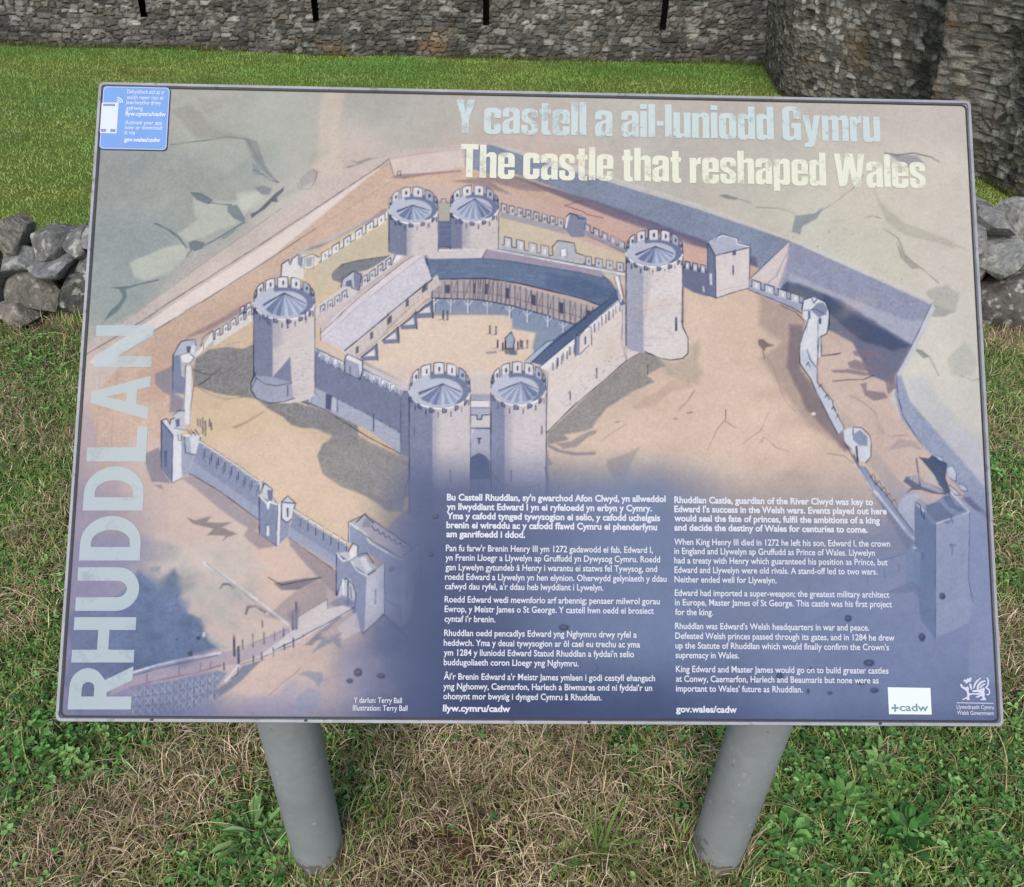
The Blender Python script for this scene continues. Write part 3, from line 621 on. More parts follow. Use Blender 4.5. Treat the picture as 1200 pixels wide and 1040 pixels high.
tower(734, 800, 269, 313, 414, (216,204,204), (160,160,178), .34, (768, 289), .66, nb=7, nf=7, mh=9, botr=.5, seed=4, cshade=0)
poly(C_(575,630,580,780,625,500,680,490,790,470,795,780,840,900,830,920,770,940,580,900), (218,206,206), .95, 2); poly(H_(780,270,990,200,1030,290,1030,370,980,405,880,405,780,360), (218,206,206), 1, 1)
line(C_(798,440,795,780), INK, 1, .8); line(H_(992,180,1000,215,1030,280,1030,370,1000,400,930,410,860,398,780,360), INK, 1.1, .85); line(H_(780,275,850,285,920,280), (170,160,170), .8, .6); slit(759.5,428,11,1.2); slit(792,373.5,13,2.4)
tower(480, 551, 425, 479, 612, (200,190,194), (122,127,154), .38, (518.5, 450), .70, nb=7, nf=7, mh=10, botr=.5, seed=5)
tower(575, 640, 424, 475, 612, (203,193,197), (130,135,162), .28, (610.5, 448), .72, nb=7, nf=6, mh=10, botr=.5, seed=6, cshade=1)
for s in ((486,501,9),(527.5,552,12),(599,552,12),(635,500,9)): slit(*s)
line(G_(75,900,80,850,105,780,100,700), INK, .9, .6); line(G_(170,900,182,868), INK, .9, .6); line(G_(890,740,912,800,910,850,900,900), INK, 1, .6); line(G_(580,770,620,820,700,850,790,860,860,840), INK, .9, .5); line(G_(620,820,600,900), INK, .9, .5); line(G_(855,830,865,880), INK, 1, .6); line(G_(400,850,405,890), INK, .9, .5); line(G_(110,840,300,870,430,850), INK, .6, .35)

def courses(pts, n, c=(120, 118, 138), a=.38, seed=1, ln=3.2, slope=0.):
    """short pen strokes of stonework scattered over a wall face"""
    q = np.array(pts, float); g_ = np.random.default_rng(seed); x0, y0 = q.min(0); x1, y1 = q.max(0); k_ = 0
    while k_ < n:
        k_ += 1; x, y = x0+(x1-x0)*g_.random(), y0+(y1-y0)*g_.random(); ins = False
        for i in range(len(q)):
            A, B = q[i], q[(i+1) % len(q)]
            if (A[1] > y) != (B[1] > y) and x < (B[0]-A[0])*(y-A[1])/(B[1]-A[1])+A[0]: ins = not ins
        if ins:
            l_ = ln*(.4+g_.random()); line([(x, y), (x+l_, y+slope*l_+.3*(g_.random()-.5))], c, .7, a*(.5+.7*g_.random()))
            if g_.random() < .3: line([(x, y), (x+.2, y+1.8)], c, .6, a*.7)
for k_, (pp, n_, sl) in enumerate((([(458,262),(512,262),(512,300),(458,300)], 60, 0), ([(529,262),(583,262),(583,292),(529,292)], 50, 0), ([(299,378),(368,378),(368,440),(299,470)], 120, 0), ([(736,318),(799,318),(799,400),(740,410)], 150, 0),
        ([(482,485),(550,485),(550,575),(482,575)], 150, 0), ([(577,482),(640,482),(640,575),(577,575)], 150, 0), (H_(210,480,640,110,770,50,770,350,540,530,210,820), 260, -.72), (F_(45,280,320,420,590,510,550,850,120,600,20,560), 260, .5),
        (I_(320,260,660,480,660,690,270,430), 160, .62), (I_(880,670,1190,850,1190,1000,850,760), 110, .6), (J_(525,400,690,530,690,740,525,640), 50, .55), (J_(600,240,900,440,900,780,810,700,800,450), 60, .6), (D_(530,230,1200,520,1200,780,540,440), 120, .42), (O_(790,680,970,610,970,1200,790,1300), 90, -.3),
        (C_(995,410,1190,360,1190,580,1000,640), 40, -.2), (E_(810,310,910,360,910,650,820,620), 50, .3))):
    courses(pp, n_, a=.34 if k_ < 7 else .42, seed=40+k_, slope=sl)
# soft loose washes that pool on the sand and the fields
for k_ in range(46):
    g_ = np.random.default_rng(300+k_); x, y = 700+300*g_.random(), 350+210*g_.random()
    if k_ < 26: blob(x, y, 8+22*g_.random(), 4+9*g_.random(), [(196,162,136), (228,202,180), (186,158,140)][k_ % 3], .22, rot=-.5+g_.random(), wob=2.2)
    else: x, y = 130+250*g_.random(), 170+210*g_.random(); blob(x, y, 8+20*g_.random(), 4+10*g_.random(), [(136,146,150), (186,188,178), (150,158,160)][k_ % 3], .25 if x+y*1.25 < 640 else 0, rot=-.6, wob=2.2)

# ---- 8. outer ward corner works
poly(C_(945,320,990,400,995,650,940,630), SH, 1, .7); poly(C_(990,400,1195,350,1190,590,1100,615,995,650), (216,202,202), 1, .7); poly(C_(950,320,1000,290,1020,280,1120,305,1195,350,990,395), (176,178,194), 1, .7)
line(C_(945,320,990,400,1195,350), INK, 1, .8); line(C_(945,320,975,305,985,330,1005,290,1030,278,1118,300,1120,330,1190,345), (228,226,232), 2.2, .9); line(C_(945,318,972,302,985,325,1003,286,1030,273,1122,297,1124,325,1195,342), INK, .9, .8)
line(C_(990,400,995,650,1100,615,1190,590,1195,350), INK, 1, .8); poly(C_(1090,370,1112,365,1112,395,1092,400), (96,104,134), .9, .6); slit(859,312,10,1.6); poly(C_(955,505,970,505,972,575,960,570), (206,206,216), .95, .6); line(C_(945,320,942,630,995,650), INK, .9, .7)
line(D_(110,510,180,490,280,470), (170,158,160), .9, .6)
poly(C_(800,450,945,480,945,640,860,615,800,580), (118,120,142), 1, .8); cren(C_(805,470)[0], C_(940,500)[0], 3, 8, fill=(176,176,190), dark=(220,220,228), seed=13); poly(C_(915,580,925,580,928,615,918,612), (206,206,216), .9, .6)
poly([(925,283),(880,326),(914,340),(922,318)], (212,196,196), 1, .8); poly(D_(520,225,520,440,475,490,460,480,510,330), (158,158,178), .8, 1); line([(925,283),(880,326)], INK, .9, .7); line(D_(390,480,410,450,450,420,470,370,510,290), INK, .8, .6)
poly(D_(290,440,420,470,480,500,610,550,605,630,540,610,400,555,290,500), (166,168,184), 1, .7); cren(D_(295,478)[0], D_(600,580)[0], 4, 8, fill=(196,196,206), dark=(232,232,238), seed=14); line(D_(285,500,400,545,540,605,600,640), INK, 1, .7); line(D_(470,590,560,630,610,680), INK, .9, .7)
poly(D_(605,620,610,560,660,545,700,550,740,580,760,640,745,750,715,770,715,890,690,900,690,760,640,690,610,670), (212,212,220), 1, .7); poly(D_(650,620,690,580,725,575,750,610,745,640,700,665), (136,142,166), .95, .8)
line(D_(600,615,608,560,655,545,670,580,690,550,735,570,760,620,760,700,745,755,712,772,714,890), INK, 1, .85); poly(D_(635,625,650,625,650,670,638,672), (100,108,138), .9, .6); poly(D_(698,665,715,668,712,700,700,695), (84,92,122), .9, .6); line(D_(600,625,680,615,745,650), INK, .8, .6)
poly(D_(630,680,695,670,690,900,590,900,585,860,600,770), (216,214,222), 1, .7); line(D_(630,680,628,830,650,900), INK, .7, .5); line(D_(640,670,605,760,585,850,590,900), INK, 1, .8); line(D_(695,680,690,900), INK, .9, .7)
poly(N_(190,370,215,300,290,300,290,490,245,470), (214,212,220), 1, .7); poly(N_(185,400,230,400,290,510,290,590,380,700,450,860,410,900,340,760,280,640,250,560,190,480), (196,198,210), 1, .8); line(N_(185,390,188,480,250,570,285,650,340,760,410,895), INK, 1, .75)
line(N_(230,400,250,460,290,510,290,590,330,640,380,700,385,740,445,850,450,890), INK, .9, .75); line(N_(290,490,300,330,320,315), INK, .9, .7)
for x, y in ((225,490),(300,620),(335,680),(375,750),(400,800)): line(N_(x,y,x+12,y-18,x+24,y+12), INK, .9, .7)
for x, y in ((265,775),): blob(900+x/5, 330+y/5, 2.6, 2, (232,226,222), .9, hard=1)
poly(O_(245,120,300,105,350,110,400,160,405,280,375,315,340,300,300,240,250,190), (206,208,218), 1, .8); poly(O_(300,150,340,120,385,160,385,215,340,215,300,180), (140,148,172), .95, 1); line(O_(300,105,350,108,395,150,408,190,405,280,375,315), INK, 1, .75); line(O_(300,110,300,150), INK, 1, .7); line(O_(320,220,330,330), INK, 2, .75); line(O_(305,270,330,330), INK, 1.4, .7)
poly(O_(265,230,340,330,370,340,450,450,560,590,655,720,660,770,640,770,560,690,400,450,340,360), (150,156,180), .95, .9)
poly(O_(340,360,440,500,560,660,655,770,620,830,560,740,480,600,390,440), (126,128,150), .75, 2.5); line(O_(340,360,450,510,560,650,620,730,660,760), (212,212,224), 3.2, .85); line(O_(370,340,430,430,500,510,560,600,650,720), INK, .9, .65); line(O_(245,190,330,330,420,470), INK, .9, .6)
for i in range(9):
    t = i/8.; p = lerp(O_(400,400)[0], O_(640,690)[0], t); line([p, (p[0]+4, p[1]-4), (p[0]+7, p[1]+4)], INK, .8, .6)
# river wharf and square tower at the right edge
poly(O_(560,560,600,500,660,490,700,500,660,540,660,720,560,590), (190,192,208), .85, 1.5); poly(O_(590,420,605,400,650,390,830,470,870,480,840,500,760,490,700,470,640,470,600,495,640,455), (96,104,126), .85, .8); poly(O_(620,400,660,380,740,430,830,480,810,490,700,450), (176,170,178), .9, .8)
line(O_(668,290,690,450), (90,96,120), 2, .8); poly(O_(680,280,740,290,760,270,800,290,850,320,840,400,870,480,900,500,860,500,800,440,760,370,700,300), (82,94,120), .9, .9); poly(O_(690,380,760,370,800,430,740,430), (196,184,182), .85, .8)
for q in (O_(780,270,820,285,830,310,800,300), O_(845,345,880,330,905,380,900,420,860,400), O_(860,440,900,470,930,500,900,500), O_(920,430,960,450,970,480,930,470)): poly(q, (200,204,218), .8, .8); line(q, INK, .9, .6)
poly(O_(930,520,980,510,1100,630,1100,660,1000,580), (110,106,134), .7, 2)
poly(O_(980,580,1050,600,1125,640,1150,900,1150,1600,975,1600), (158,162,190), .75, 3)
poly(O_(660,540,780,670,780,1350,690,1230,660,900), (116,128,156), .95, .9); poly(O_(780,670,870,640,980,600,975,1000,1000,1150,980,1250,900,1290,780,1340), (168,172,196), .9, 1); poly(O_(700,590,840,500,870,490,980,600,780,665), (140,146,172), .9, .9)
poly(O_(720,560,800,540,860,600,900,620,870,640,860,670,800,660,740,640), (112,120,146), .8, 1); poly(O_(820,510,860,500,900,560,960,590,920,600,860,570), (104,114,142), .7, 1)
line(O_(660,540,780,670,980,600,870,485), (210,212,226), 2.2, .8); line(O_(660,540,690,560,700,620,715,640,715,600,780,668), INK, 1, .75); line(O_(780,670,780,1340), INK, .9, .6); line(O_(980,600,975,1000,1000,1130), INK, .9, .55); line(O_(660,540,662,1200), INK, .7, .5)
line(Q_(920,190,930,215,928,255), (112,118,148), 1.8, .7); line(Q_(915,195,945,195), (112,118,148), 2, .7); slit(1081,648,8,1.6,.7); line(O_(870,620,880,660), (84,94,122), 2.4, .7)
poly(Q_(650,240,740,230,735,430,690,420,650,400), (132,146,172), .85, 1.2); poly(Q_(100,420,380,330,660,240,650,400,560,470,420,520,200,600,60,640), (160,160,184), .6, 2.5)
poly(Q_(540,475,640,430,700,410,740,450,790,545,700,470,600,480), (120,124,150), .75, 1.2); line(Q_(20,680,200,600,380,540,560,470,700,410), (112,116,142), 1.4, .55); line(Q_(380,130,430,170,520,120,500,30), (130,124,140), 1.2, .6)
poly(Q_(390,120,430,160,520,110,560,40,640,210,430,280), (150,142,156), .55, 3); line(Q_(430,300,570,270,660,240), INK, .8, .5)
for x, y, h in ((175,395,30),(335,415,40),(435,375,48),(530,340,48),(613,305,55),(90,430,30)): line(Q_(x,y,x+2,y+h), (112,116,146), 1.5, .65)
blob(1072, 640.5, 1.8, 1.8, (220,222,234), .9, hard=1); line(Q_(760,560,860,540,1000,490,1050,490), (130,134,164), .9, .5); spray(Q_(690,520,800,600), 14, (110,116,146), .6)

# ---- 9. lower left: corner tower, wall, gate, bridge, river
poly(E_(120,440,60,470,10,490,10,550,60,600,100,620,95,720,170,720,180,640,120,600), (138,134,150), .85, 1.4, wob=.2)
poly(E_(115,380,150,310,200,290,250,290,255,330,240,400,180,420,185,600,115,600), (178,180,196), 1, .8); poly(E_(115,385,160,380,165,500,185,520,180,610,120,605), (128,134,160), .95, .8); poly(E_(195,330,250,320,240,380,200,370), (214,212,220), .9, .7); poly(E_(195,330,222,328,215,375,198,370), (84,88,112), .9, .6)
line(E_(115,600,115,385,150,320,165,300,200,292,245,290,250,325), INK, 1, .85); poly(E_(160,380,210,365,240,400,215,430,170,430), PALE, 1, .7); line(E_(160,380,210,367,240,395,215,430,170,425), INK, .8, .7); poly(E_(190,450,225,440,220,790,175,790), (218,216,222), 1, .8); line(E_(190,440,178,790), INK, .9, .7); line(E_(225,440,240,550,218,700,215,800), INK, .8, .6)
poly(I_(5,310,80,275,100,300,110,420,150,480,40,470,5,370), (140,136,150), .9, 1.4, wob=.2)
poly(I_(97,120,165,205,160,480,100,400), (126,132,160), 1, .8); poly(I_(165,205,225,200,220,450,160,480), (216,214,222), 1, .8); poly(I_(97,115,130,105,240,180,170,205), (206,206,214), 1, .7); poly(I_(165,75,230,60,240,170,170,160), (190,192,204), .9, 1)
line(I_(97,395,97,118,165,205,160,480,220,450), INK, 1, .85); line(I_(100,115,130,105,150,140,150,110,175,100), INK, .9, .8); poly(I_(180,110,205,105,205,150,185,155), (96,104,130), .9, .7); line(I_(165,85,200,55,235,60), INK, 1, .7); line(I_(175,160,240,175), INK, .8, .6)
poly(I_(215,205,260,215,320,220,320,310,265,420,225,440,215,400), (158,160,180), 1, .8); poly(I_(235,205,325,205,320,250,305,320,240,310), (170,174,192), 1, .7); poly(I_(265,215,320,205,305,315,275,310), (210,210,220), .9, .8); line(I_(232,210,240,305,305,322,322,215), INK, .9, .8); line(I_(235,205,325,205), (228,228,234), 2, .9)
for x in (250,270,290): line(I_(x,170,x+25,205), INK, 1.1, .75)
slit(194.5,530,16,3,.75); line(I_(195,205,200,235,215,232,215,205), INK, 1.2, .8)
for x, y in ((305,105),(320,110),(335,100),(350,120),(375,110),(350,165),(335,150),(385,130)): line(I_(x,y,x+2,y+40), (92,92,108), 1.6, .75)
# long wall with merlons
poly(I_(315,240,440,320,670,470,680,700,440,520,265,425), (140,146,170), 1, .8, grain=.09); poly(I_(265,345,400,440,660,620,668,700,440,530,265,425), (158,162,184), .85, 1)
poly(I_(265,430,440,530,660,700,670,760,600,750,420,620,220,450), (150,142,154), .75, 2, wob=.2); line(I_(262,425,440,530,668,700), INK, 1, .75)
for i in range(9):
    t = i/9.; p = lerp(I_(318,238)[0], I_(672,472)[0], t); q = lerp(I_(318,238)[0], I_(672,472)[0], t+.085)
    line([p, q, (q[0], q[1]+4)], (226,226,232), 2.0, .9); line([(p[0],p[1]-1.3),(q[0],q[1]-1.3)], INK, .8, .7); line([(q[0],q[1]+1),(q[0],q[1]+14)], INK, .9, .7)
    for k in (0,): slit(p[0]+4, p[1]+14, 8, 1.1, .6)
poly(I_(665,550,770,605,770,850,670,780), (134,140,166), 1, .8); poly(I_(770,605,795,600,790,835,770,850), (222,222,230), 1, .7); poly(I_(795,600,850,690,840,790,785,840), (146,150,172), 1, .8); poly(I_(670,475,690,465,745,510,760,590,720,580,690,560), (196,196,206), 1, .7)
line(I_(668,780,668,550,700,480,745,515,745,560,775,605,770,850,668,780), INK, 1, .85); line(I_(668,552,715,600,720,630,725,590,772,605), (228,228,234), 1.8, .9); poly(I_(715,520,745,520,745,585,720,580), (96,104,130), .8, .7); line(I_(690,470,685,540), INK, .9, .7)
poly(I_(800,590,880,600,860,690,830,710,800,690), (210,210,218), 1, .7); poly(I_(800,590,835,555,882,600), (196,196,206), 1, .6); line(I_(800,590,835,555,882,600,800,592,800,690,830,712,862,690,880,600), INK, 1, .85); slit(337,596,9,2); poly(I_(708,730,725,730,728,790,710,790), (220,220,228), .95, .6); line(I_(708,795,708,730,722,725), INK, .8, .7)
poly(I_(770,850,670,870,600,820,575,785,610,735,668,780), (158,140,146), .8, 1.6, wob=.2)
poly(I_(870,650,1000,740,1190,850,1190,1000,1040,900,845,800,850,735), (138,144,168), 1, .8, grain=.09); poly(I_(845,735,1000,835,1190,960,1190,1030,1000,900,840,800), (156,160,182), .85, 1)
for i in range(7):
    t = i/7.; p = lerp(I_(875,640)[0], I_(1190,835)[0], t); q = lerp(I_(875,640)[0], I_(1190,835)[0], t+.11)
    line([p, q, (q[0], q[1]+4)], (226,226,232), 2.0, .9); line([(p[0],p[1]-1.3),(q[0],q[1]-1.3)], INK, .8, .7); line([(q[0],q[1]+1),(q[0],q[1]+14)], INK, .9, .7)
poly(J_(240,300,500,480,520,500,520,640,420,540,380,500,250,350), (148,136,146), .8, 2, wob=.2); line(J_(240,300,500,485), INK, .9, .6)
poly(I_(245,680,290,700,385,675,360,710,430,715,510,710,450,740,540,780,480,800,450,825,470,790,360,785,400,750,300,725,270,715), (140,126,132), .85, 1, wob=.15)
poly(I_(55,490,100,490,108,520,85,510), (150,134,142), .8, 1)
# gate tower
poly(J_(525,395,700,530,690,860,640,830,630,740,520,640), (140,146,172), 1, .8); poly(J_(700,530,745,500,805,450,805,750,740,810,685,865), (196,194,208), .95, .9); poly(J_(525,395,590,380,660,420,760,470,700,530), (186,186,200), 1, .7)
poly(J_(530,680,540,560,600,540,635,610,630,690,600,660,545,680), (186,186,198), 1, .7); line(J_(525,640,550,560,580,540,620,580,637,640,632,690), INK, 1, .8); line(J_(560,550,565,650), (224,224,232), 2, .8); line(J_(590,560,590,690), INK, 1.2, .8); line(J_(605,590,610,660), INK, .9, .7); poly(J_(480,690,560,640,640,680,560,730), (122,126,150), .7, 1.5)
poly(J_(595,215,720,320,905,430,905,830,805,770,805,450,720,400,650,420,640,340,595,330), (146,152,178), 1, .8); poly(J_(905,430,1015,335,1010,520,985,600,960,760,905,830), (176,178,202), .85, 1); poly(J_(595,215,690,170,960,360,905,420), (180,178,192), 1, .8); poly(J_(660,260,720,200,950,370,900,410,720,310), (188,176,186), .9, 1)
line(J_(520,640,522,395,590,440,700,525,750,495), INK, 1, .8); line(J_(525,393,560,440,600,430,640,490,650,500,700,525), (226,226,232), 1.8, .85); line(J_(595,330,595,215,680,265,720,330,840,400,900,430,950,390), (226,226,232), 2, .85); line(J_(593,330,593,210,690,165,960,355), INK, 1, .75); line(J_(650,260,720,310,840,385,905,425,1010,335,1015,520), INK, .9, .65); line(J_(805,450,805,760), INK, .8, .6)
for i in range(6):
    p = lerp(J_(730,230)[0], J_(930,350)[0], i/6.); line([p, (p[0]+3, p[1]+6), (p[0]+7, p[1]+5)], INK, 1.1, .7)
poly(J_(600,370,620,335,645,350,640,410,600,430), PALE, 1, .7); line(J_(590,385,618,335,650,350,645,400), INK, 1, .8); poly(J_(660,420,690,410,730,490,700,510), (214,214,222), .95, .7); line(J_(600,440,660,400,700,390,740,450), INK, .9, .7)
line(J_(640,210,690,160,710,190,740,215), INK, 1.4, .75); poly(J_(670,240,690,180,725,215,730,240), (140,142,160), .8, .8); blob(290+845/5, 570+488/5, 3.4, 3.4, (108,114,140), .8, hard=1.2, wob=0); line(J_(752,610,750,690), INK, 1.4, .6); line(J_(935,610,935,670), INK, 1, .5)
poly(J_(630,690,665,860,690,880,640,800,610,720), (112,118,144), .7, 1.6); poly(J_(525,830,640,740,665,850,560,900), (196,190,200), .8, 1); line(J_(680,865,800,755,860,800,950,900), INK, 1.2, .7); line(J_(805,665,900,720,905,830), INK, .8, .5); line(J_(985,520,985,670), INK, .8, .5); line(J_(985,515,1060,600), INK, .8, .5)
# approach, bridge
poly([(262,812),(300,778),(345,752),(374,728),(362,760),(345,792),(318,816)], (212,182,164), .7, 5, wob=.8)
poly(J_(100,770,270,620,420,540,470,600,465,665,290,770,240,800), (156,142,150), .7, 2, wob=.3); poly(J_(150,570,330,540,430,535,300,610,200,610), (124,120,134), .85, 1); line(J_(120,535,200,580,430,535), INK, 1.1, .6)
poly(J_(290,775,465,665,472,720,560,700,620,720,540,780,200,960,100,990,0,1000,240,850), (204,196,202), .92, 1); line(J_(290,770,468,665,470,720), INK, .8, .6); line(J_(630,710,480,800,300,890,150,960), INK, 1, .6, wob=.1)
blob(290+410/5, 570+775/5, 5.5, 3, (200,188,170), .8)
poly(J_(400,870,470,850,560,770,540,760,470,820,360,900,440,900,560,860,520,900), (134,132,148), .8, 1.2, wob=.2)
# water
poly(L_(0,210,160,60,230,85,320,95,380,30,400,60,390,200,430,290,520,330,560,400,640,490,560,520,420,560,130,640,-20,690,-200,900,-260,700,-230,300), (98,113,144), .88, 4., cl=.22, grain=.12, wob=1.6)
poly(L_(340,300,420,285,520,330,560,380,500,330,450,350,380,310), (104,120,150), .55, 2, wob=.5); poly(L_(570,420,680,500,640,500,570,460), (150,168,176), .6, 2)
poly([(100,628),(160,628),(210,640),(215,655),(150,668),(95,665),(88,640)], (142,146,170), .5, 6, wob=1)
poly(L_(230,30,300,20,290,60,240,50), (126,138,160), .6, 2, wob=.5); blob(130+545/5, 660+415/5, 2.2, 2.2, (210,214,222), .8, hard=1)
for x, y, r in ((462,530,3.2),(510,438,2.6),(390,445,1.6),(365,520,1.2)): blob(130+x/5, 660+y/5, r, r, (78,84,104), .9, hard=1, wob=0)
poly(L_(0,740,120,655,300,600,600,530,760,500,1010,390,1060,400,870,540,740,590,600,610,380,690,120,720,0,780), (170,158,174), .85, 1)
line(L_(0,690,130,640,280,595,460,555,640,525), (206,208,222), 2.4, .85); line(L_(130,660,280,615,460,575,620,540), (92,100,124), 1.2, .7)
line(L_(540,0,680,90,800,175,960,300,1040,365), (216,212,220), 2.6, .9); line(L_(560,5,700,112,810,205,960,315), (140,144,160), 1.6, .6)
line(L_(640,150,655,125,690,125,720,150), (86,88,108), 2.2, .8); line(L_(790,300,800,260,850,255,900,290), (92,94,112), 3.2, .75, wob=.1); poly(L_(700,150,830,250,800,260,700,180), (168,166,172), .5, 3, wob=.5)
spray(L_(580,150,900,360), 26, (170,164,166), .6, (.6, 2.2))
for x, y, h in ((720,430,110),(745,490,95),(770,450,50),(830,420,70),(895,410,60),(957,405,45),(1010,385,40),(885,340,40),(1085,235,150),(1065,300,90),(833,545,50),(882,525,40),(950,495,50),(1068,440,50),(1015,475,30),(660,585,40)):
    line(L_(x,y,x+2,y+h), (84,88,108), 2.6 if h > 80 else 1.6, .8)
line(L_(760,490,830,465,900,440,1040,390), (130,126,140), 1.2, .7); line(L_(740,600,860,560,960,520,1060,480), (140,134,146), 1.3, .7)
poly(L_(1030,290,1080,270,1110,260,1090,390,1060,390), (122,122,142), .6, 2)
poly(L_(770,600,900,560,870,580,760,690,700,740,600,800,590,760,700,690,740,640), (118,126,148), .8, 1.5, wob=.2); line(L_(670,690,745,600), (208,208,220), 3, .8); line(L_(700,680,740,650,745,610), INK, .9, .6)
poly(L_(120,730,380,690,620,630,680,640,600,760,500,830,400,880,140,900), (126,134,160), .8, 1.8, wob=.2)
g2 = np.random.default_rng(77)
for i, x in enumerate((112,150,200,240,282,322,362,400,440,478,515,560,600)):
    yt = 738-(x-112)*.19; yb = 895-max(0, x-330)*.36; yb = max(yb, yt+40)
    line(L_(x,yt,x+g2.normal(0,4),yb), (172,172,190), 1.2, .6); line(L_(x+5,yt,x+5,yb), (86,92,120), .9, .6)
    for k in range(3):
        y0 = yt+8+k*(yb-yt)*.32; h = (yb-yt)*.27; j = g2.normal(0, 4, 4)
        line(L_(x+3+j[0],y0,x+38+j[1],y0+h), (182,182,198), .9, .55+.3*g2.random()); line(L_(x+38+j[2],y0,x+3+j[3],y0+h), (178,178,196), .9, .45+.3*g2.random())
        if k: line(L_(x,y0-4,x+40,y0-10), (92,98,124), .8, .5)
line(L_(110,730,240,695,380,665,500,640,640,600), (150,124,140), 2.2, .7)
for x in (210,400,520,580): line(L_(x,690-(x-210)*.2,x+4,650-(x-210)*.2), (140,116,134), 1.4, .7)
# ground, lower left
for k_ in range(60):
    g_ = np.random.default_rng(900+k_); t_ = g_.random(); x, y = 175+130*g_.random(), 640+110*g_.random()
    if y < 0.72*x+545 and y > 0.72*x+430: blob(x, y, 6+15*g_.random(), 3+8*g_.random(), [(200,194,184), (172,172,170), (188,180,172), (158,162,166)][k_ % 4], .4, rot=.5, wob=2.2)
for k_ in range(40):
    g_ = np.random.default_rng(1900+k_); x, y = 165+95*g_.random(), 672+110*g_.random()
    if y < 800-.25*(x-165) and x < 215+.35*(y-672): blob(x, y, 5+12*g_.random(), 3+8*g_.random(), [(86,100,132), (124,138,164), (108,124,150)][k_ % 3], .35, wob=2.4)
for k_ in range(50):
    g_ = np.random.default_rng(2900+k_); x, y = 330+150*g_.random(), 720+115*g_.random(); blob(x, y, 6+18*g_.random(), 4+9*g_.random(), [(190,166,166), (150,146,168), (176,160,170)][k_ % 3], .18, wob=2.)
line([(315,815),(330,800),(345,790),(352,782)], (150,136,146), 1.3, .6, wob=.2); poly(M_(90,650,150,630,240,640,245,680,215,725,195,690,140,660), (140,148,166), .75, 1.2, wob=.2); line(M_(245,690,300,660,420,655), (150,146,166), 1.2, .6)
poly(M_(80,830,100,770,150,730,220,740,230,800,200,850,90,860), (148,156,178), .6, 2, wob=.4); poly(M_(170,530,240,450,340,440,355,500,330,490,300,460,240,490), (132,138,156), .75, 1.4, wob=.2)
poly(M_(130,480,220,410,240,415,180,480), (128,128,144), .7, 1.2)
line(M_(590,300,700,400,850,580), (92,98,124), 1.2, .6); poly(M_(600,310,850,580,870,700,700,780,600,700,580,420), (132,142,168), .35, 8)

# ---- 10. the slate tint the wording is set on, fading upward; the darker pool behind the Welsh column
sm = lambda e0, e1, x: np.clip((x-e0)/(e1-e0), 0, 1)**2*(3-2*np.clip((x-e0)/(e1-e0), 0, 1))
xr = XX/NX; yr = YY/NY
rt_ = sm(.62, .72, xr)
m = (sm(.572, .665, yr+.012*CL)*.93*(1-rt_)+sm(.585, .76, yr+.02*CL)*.74*rt_)*sm(.30, .385, xr+.02*CL)*(1-.45*sm(.80, .95, xr)*(1-sm(.85, 1, yr)))
tint = np.stack([122+0*xr, 134+0*xr, 163+0*xr], -1).astype(np.float32)
mix = np.clip(sm(.62, .42, xr), 0, 1)[..., None]
tint = tint*(1-mix)+np.array([98, 106, 138], np.float32)*mix
CAN[:] = CAN*(1-m[..., None])+tint*m[..., None]
m = sm(.86, .985, yr+.02*CL)*sm(.36, .44, xr)*sm(.80, .60, xr)*.6; CAN[:] = CAN*(1-m[..., None])+np.array([62, 72, 102], np.float32)*m[..., None]
m = sm(.955, 1.0, yr)*.35; CAN[:] = CAN*(1-m[..., None])+np.array([84, 92, 124], np.float32)*m[..., None]
m = sm(.10, 0., xr)*sm(.45, .8, yr)*.5; CAN[:] = CAN*(1-m[..., None])+np.array([140, 136, 164], np.float32)*m[..., None]
blob(545, 735, 95, 125, (74, 84, 114), .5, wob=1.); blob(520, 660, 60, 70, (84, 94, 124), .35, wob=1.)
blob(640, 700, 70, 60, (136, 146, 172), .25, wob=1.5); blob(700, 590, 60, 26, (140, 146, 170), .3, wob=1.5)
# chips and drops of paint
for x, y, rx, ry in ((290+1075/5,570+400/5,2.6,3),(290+1100/5,570+178/5,4,3),(330+450/5,660+640/5,5,5),(330+585/5,660+660/5,5,3),(330+400/5,660+690/5,4,3),(930+322/5,600+627/5,4.4,4),(930+750/5,600+735/5,4,4.4),(930+445/5,600+885/5,6.5,4),(930+870/5,600+495/5,3.6,4),
                     (661,736,6,4),(914,792,4,4),(950,785,3,3),(1010,800,5,2.4),(947,810,2,3),(973,812,3,2),(1025,809,5,3)):
    blob(x, y, rx, ry, (72, 76, 100), .75, hard=1.4, wob=.1); blob(x-.6, y-.5, rx*.5, ry*.45, (120, 122, 146), .6, hard=1.2, wob=0)
line(K(400,740,3)(890,110,905,130,880,150,860,180,870,220), (80,84,108), 1.2, .5, wob=.4); poly(K(400,740,3)(650,300,720,270,800,245,790,255,700,295), (84,90,112), .5, 2)
CAN *= (1+.03*GR+.02*fbm(CW, CH, 9, 77, 3))[..., None]
np.clip(CAN, 0, 255, out=CAN)

# printer's colours: the picture is a faded, rather pale print
lum = CAN.mean(2, keepdims=True); ch_ = CAN-lum; wm_ = np.clip((CAN[..., :1]-CAN[..., 2:])/14, 0, 1)     # warm washes faded most, blues kept
CAN = lum+ch_*(np.array([.86, .88, .62], np.float32)*wm_+np.array([1.08, 1.05, 1.12], np.float32)*(1-wm_))
lum = CAN.mean(2, keepdims=True); CAN = np.where(lum < 175, lum-(175-lum)*.10+(CAN-lum), CAN)
np.clip(CAN, 0, 255, out=CAN)

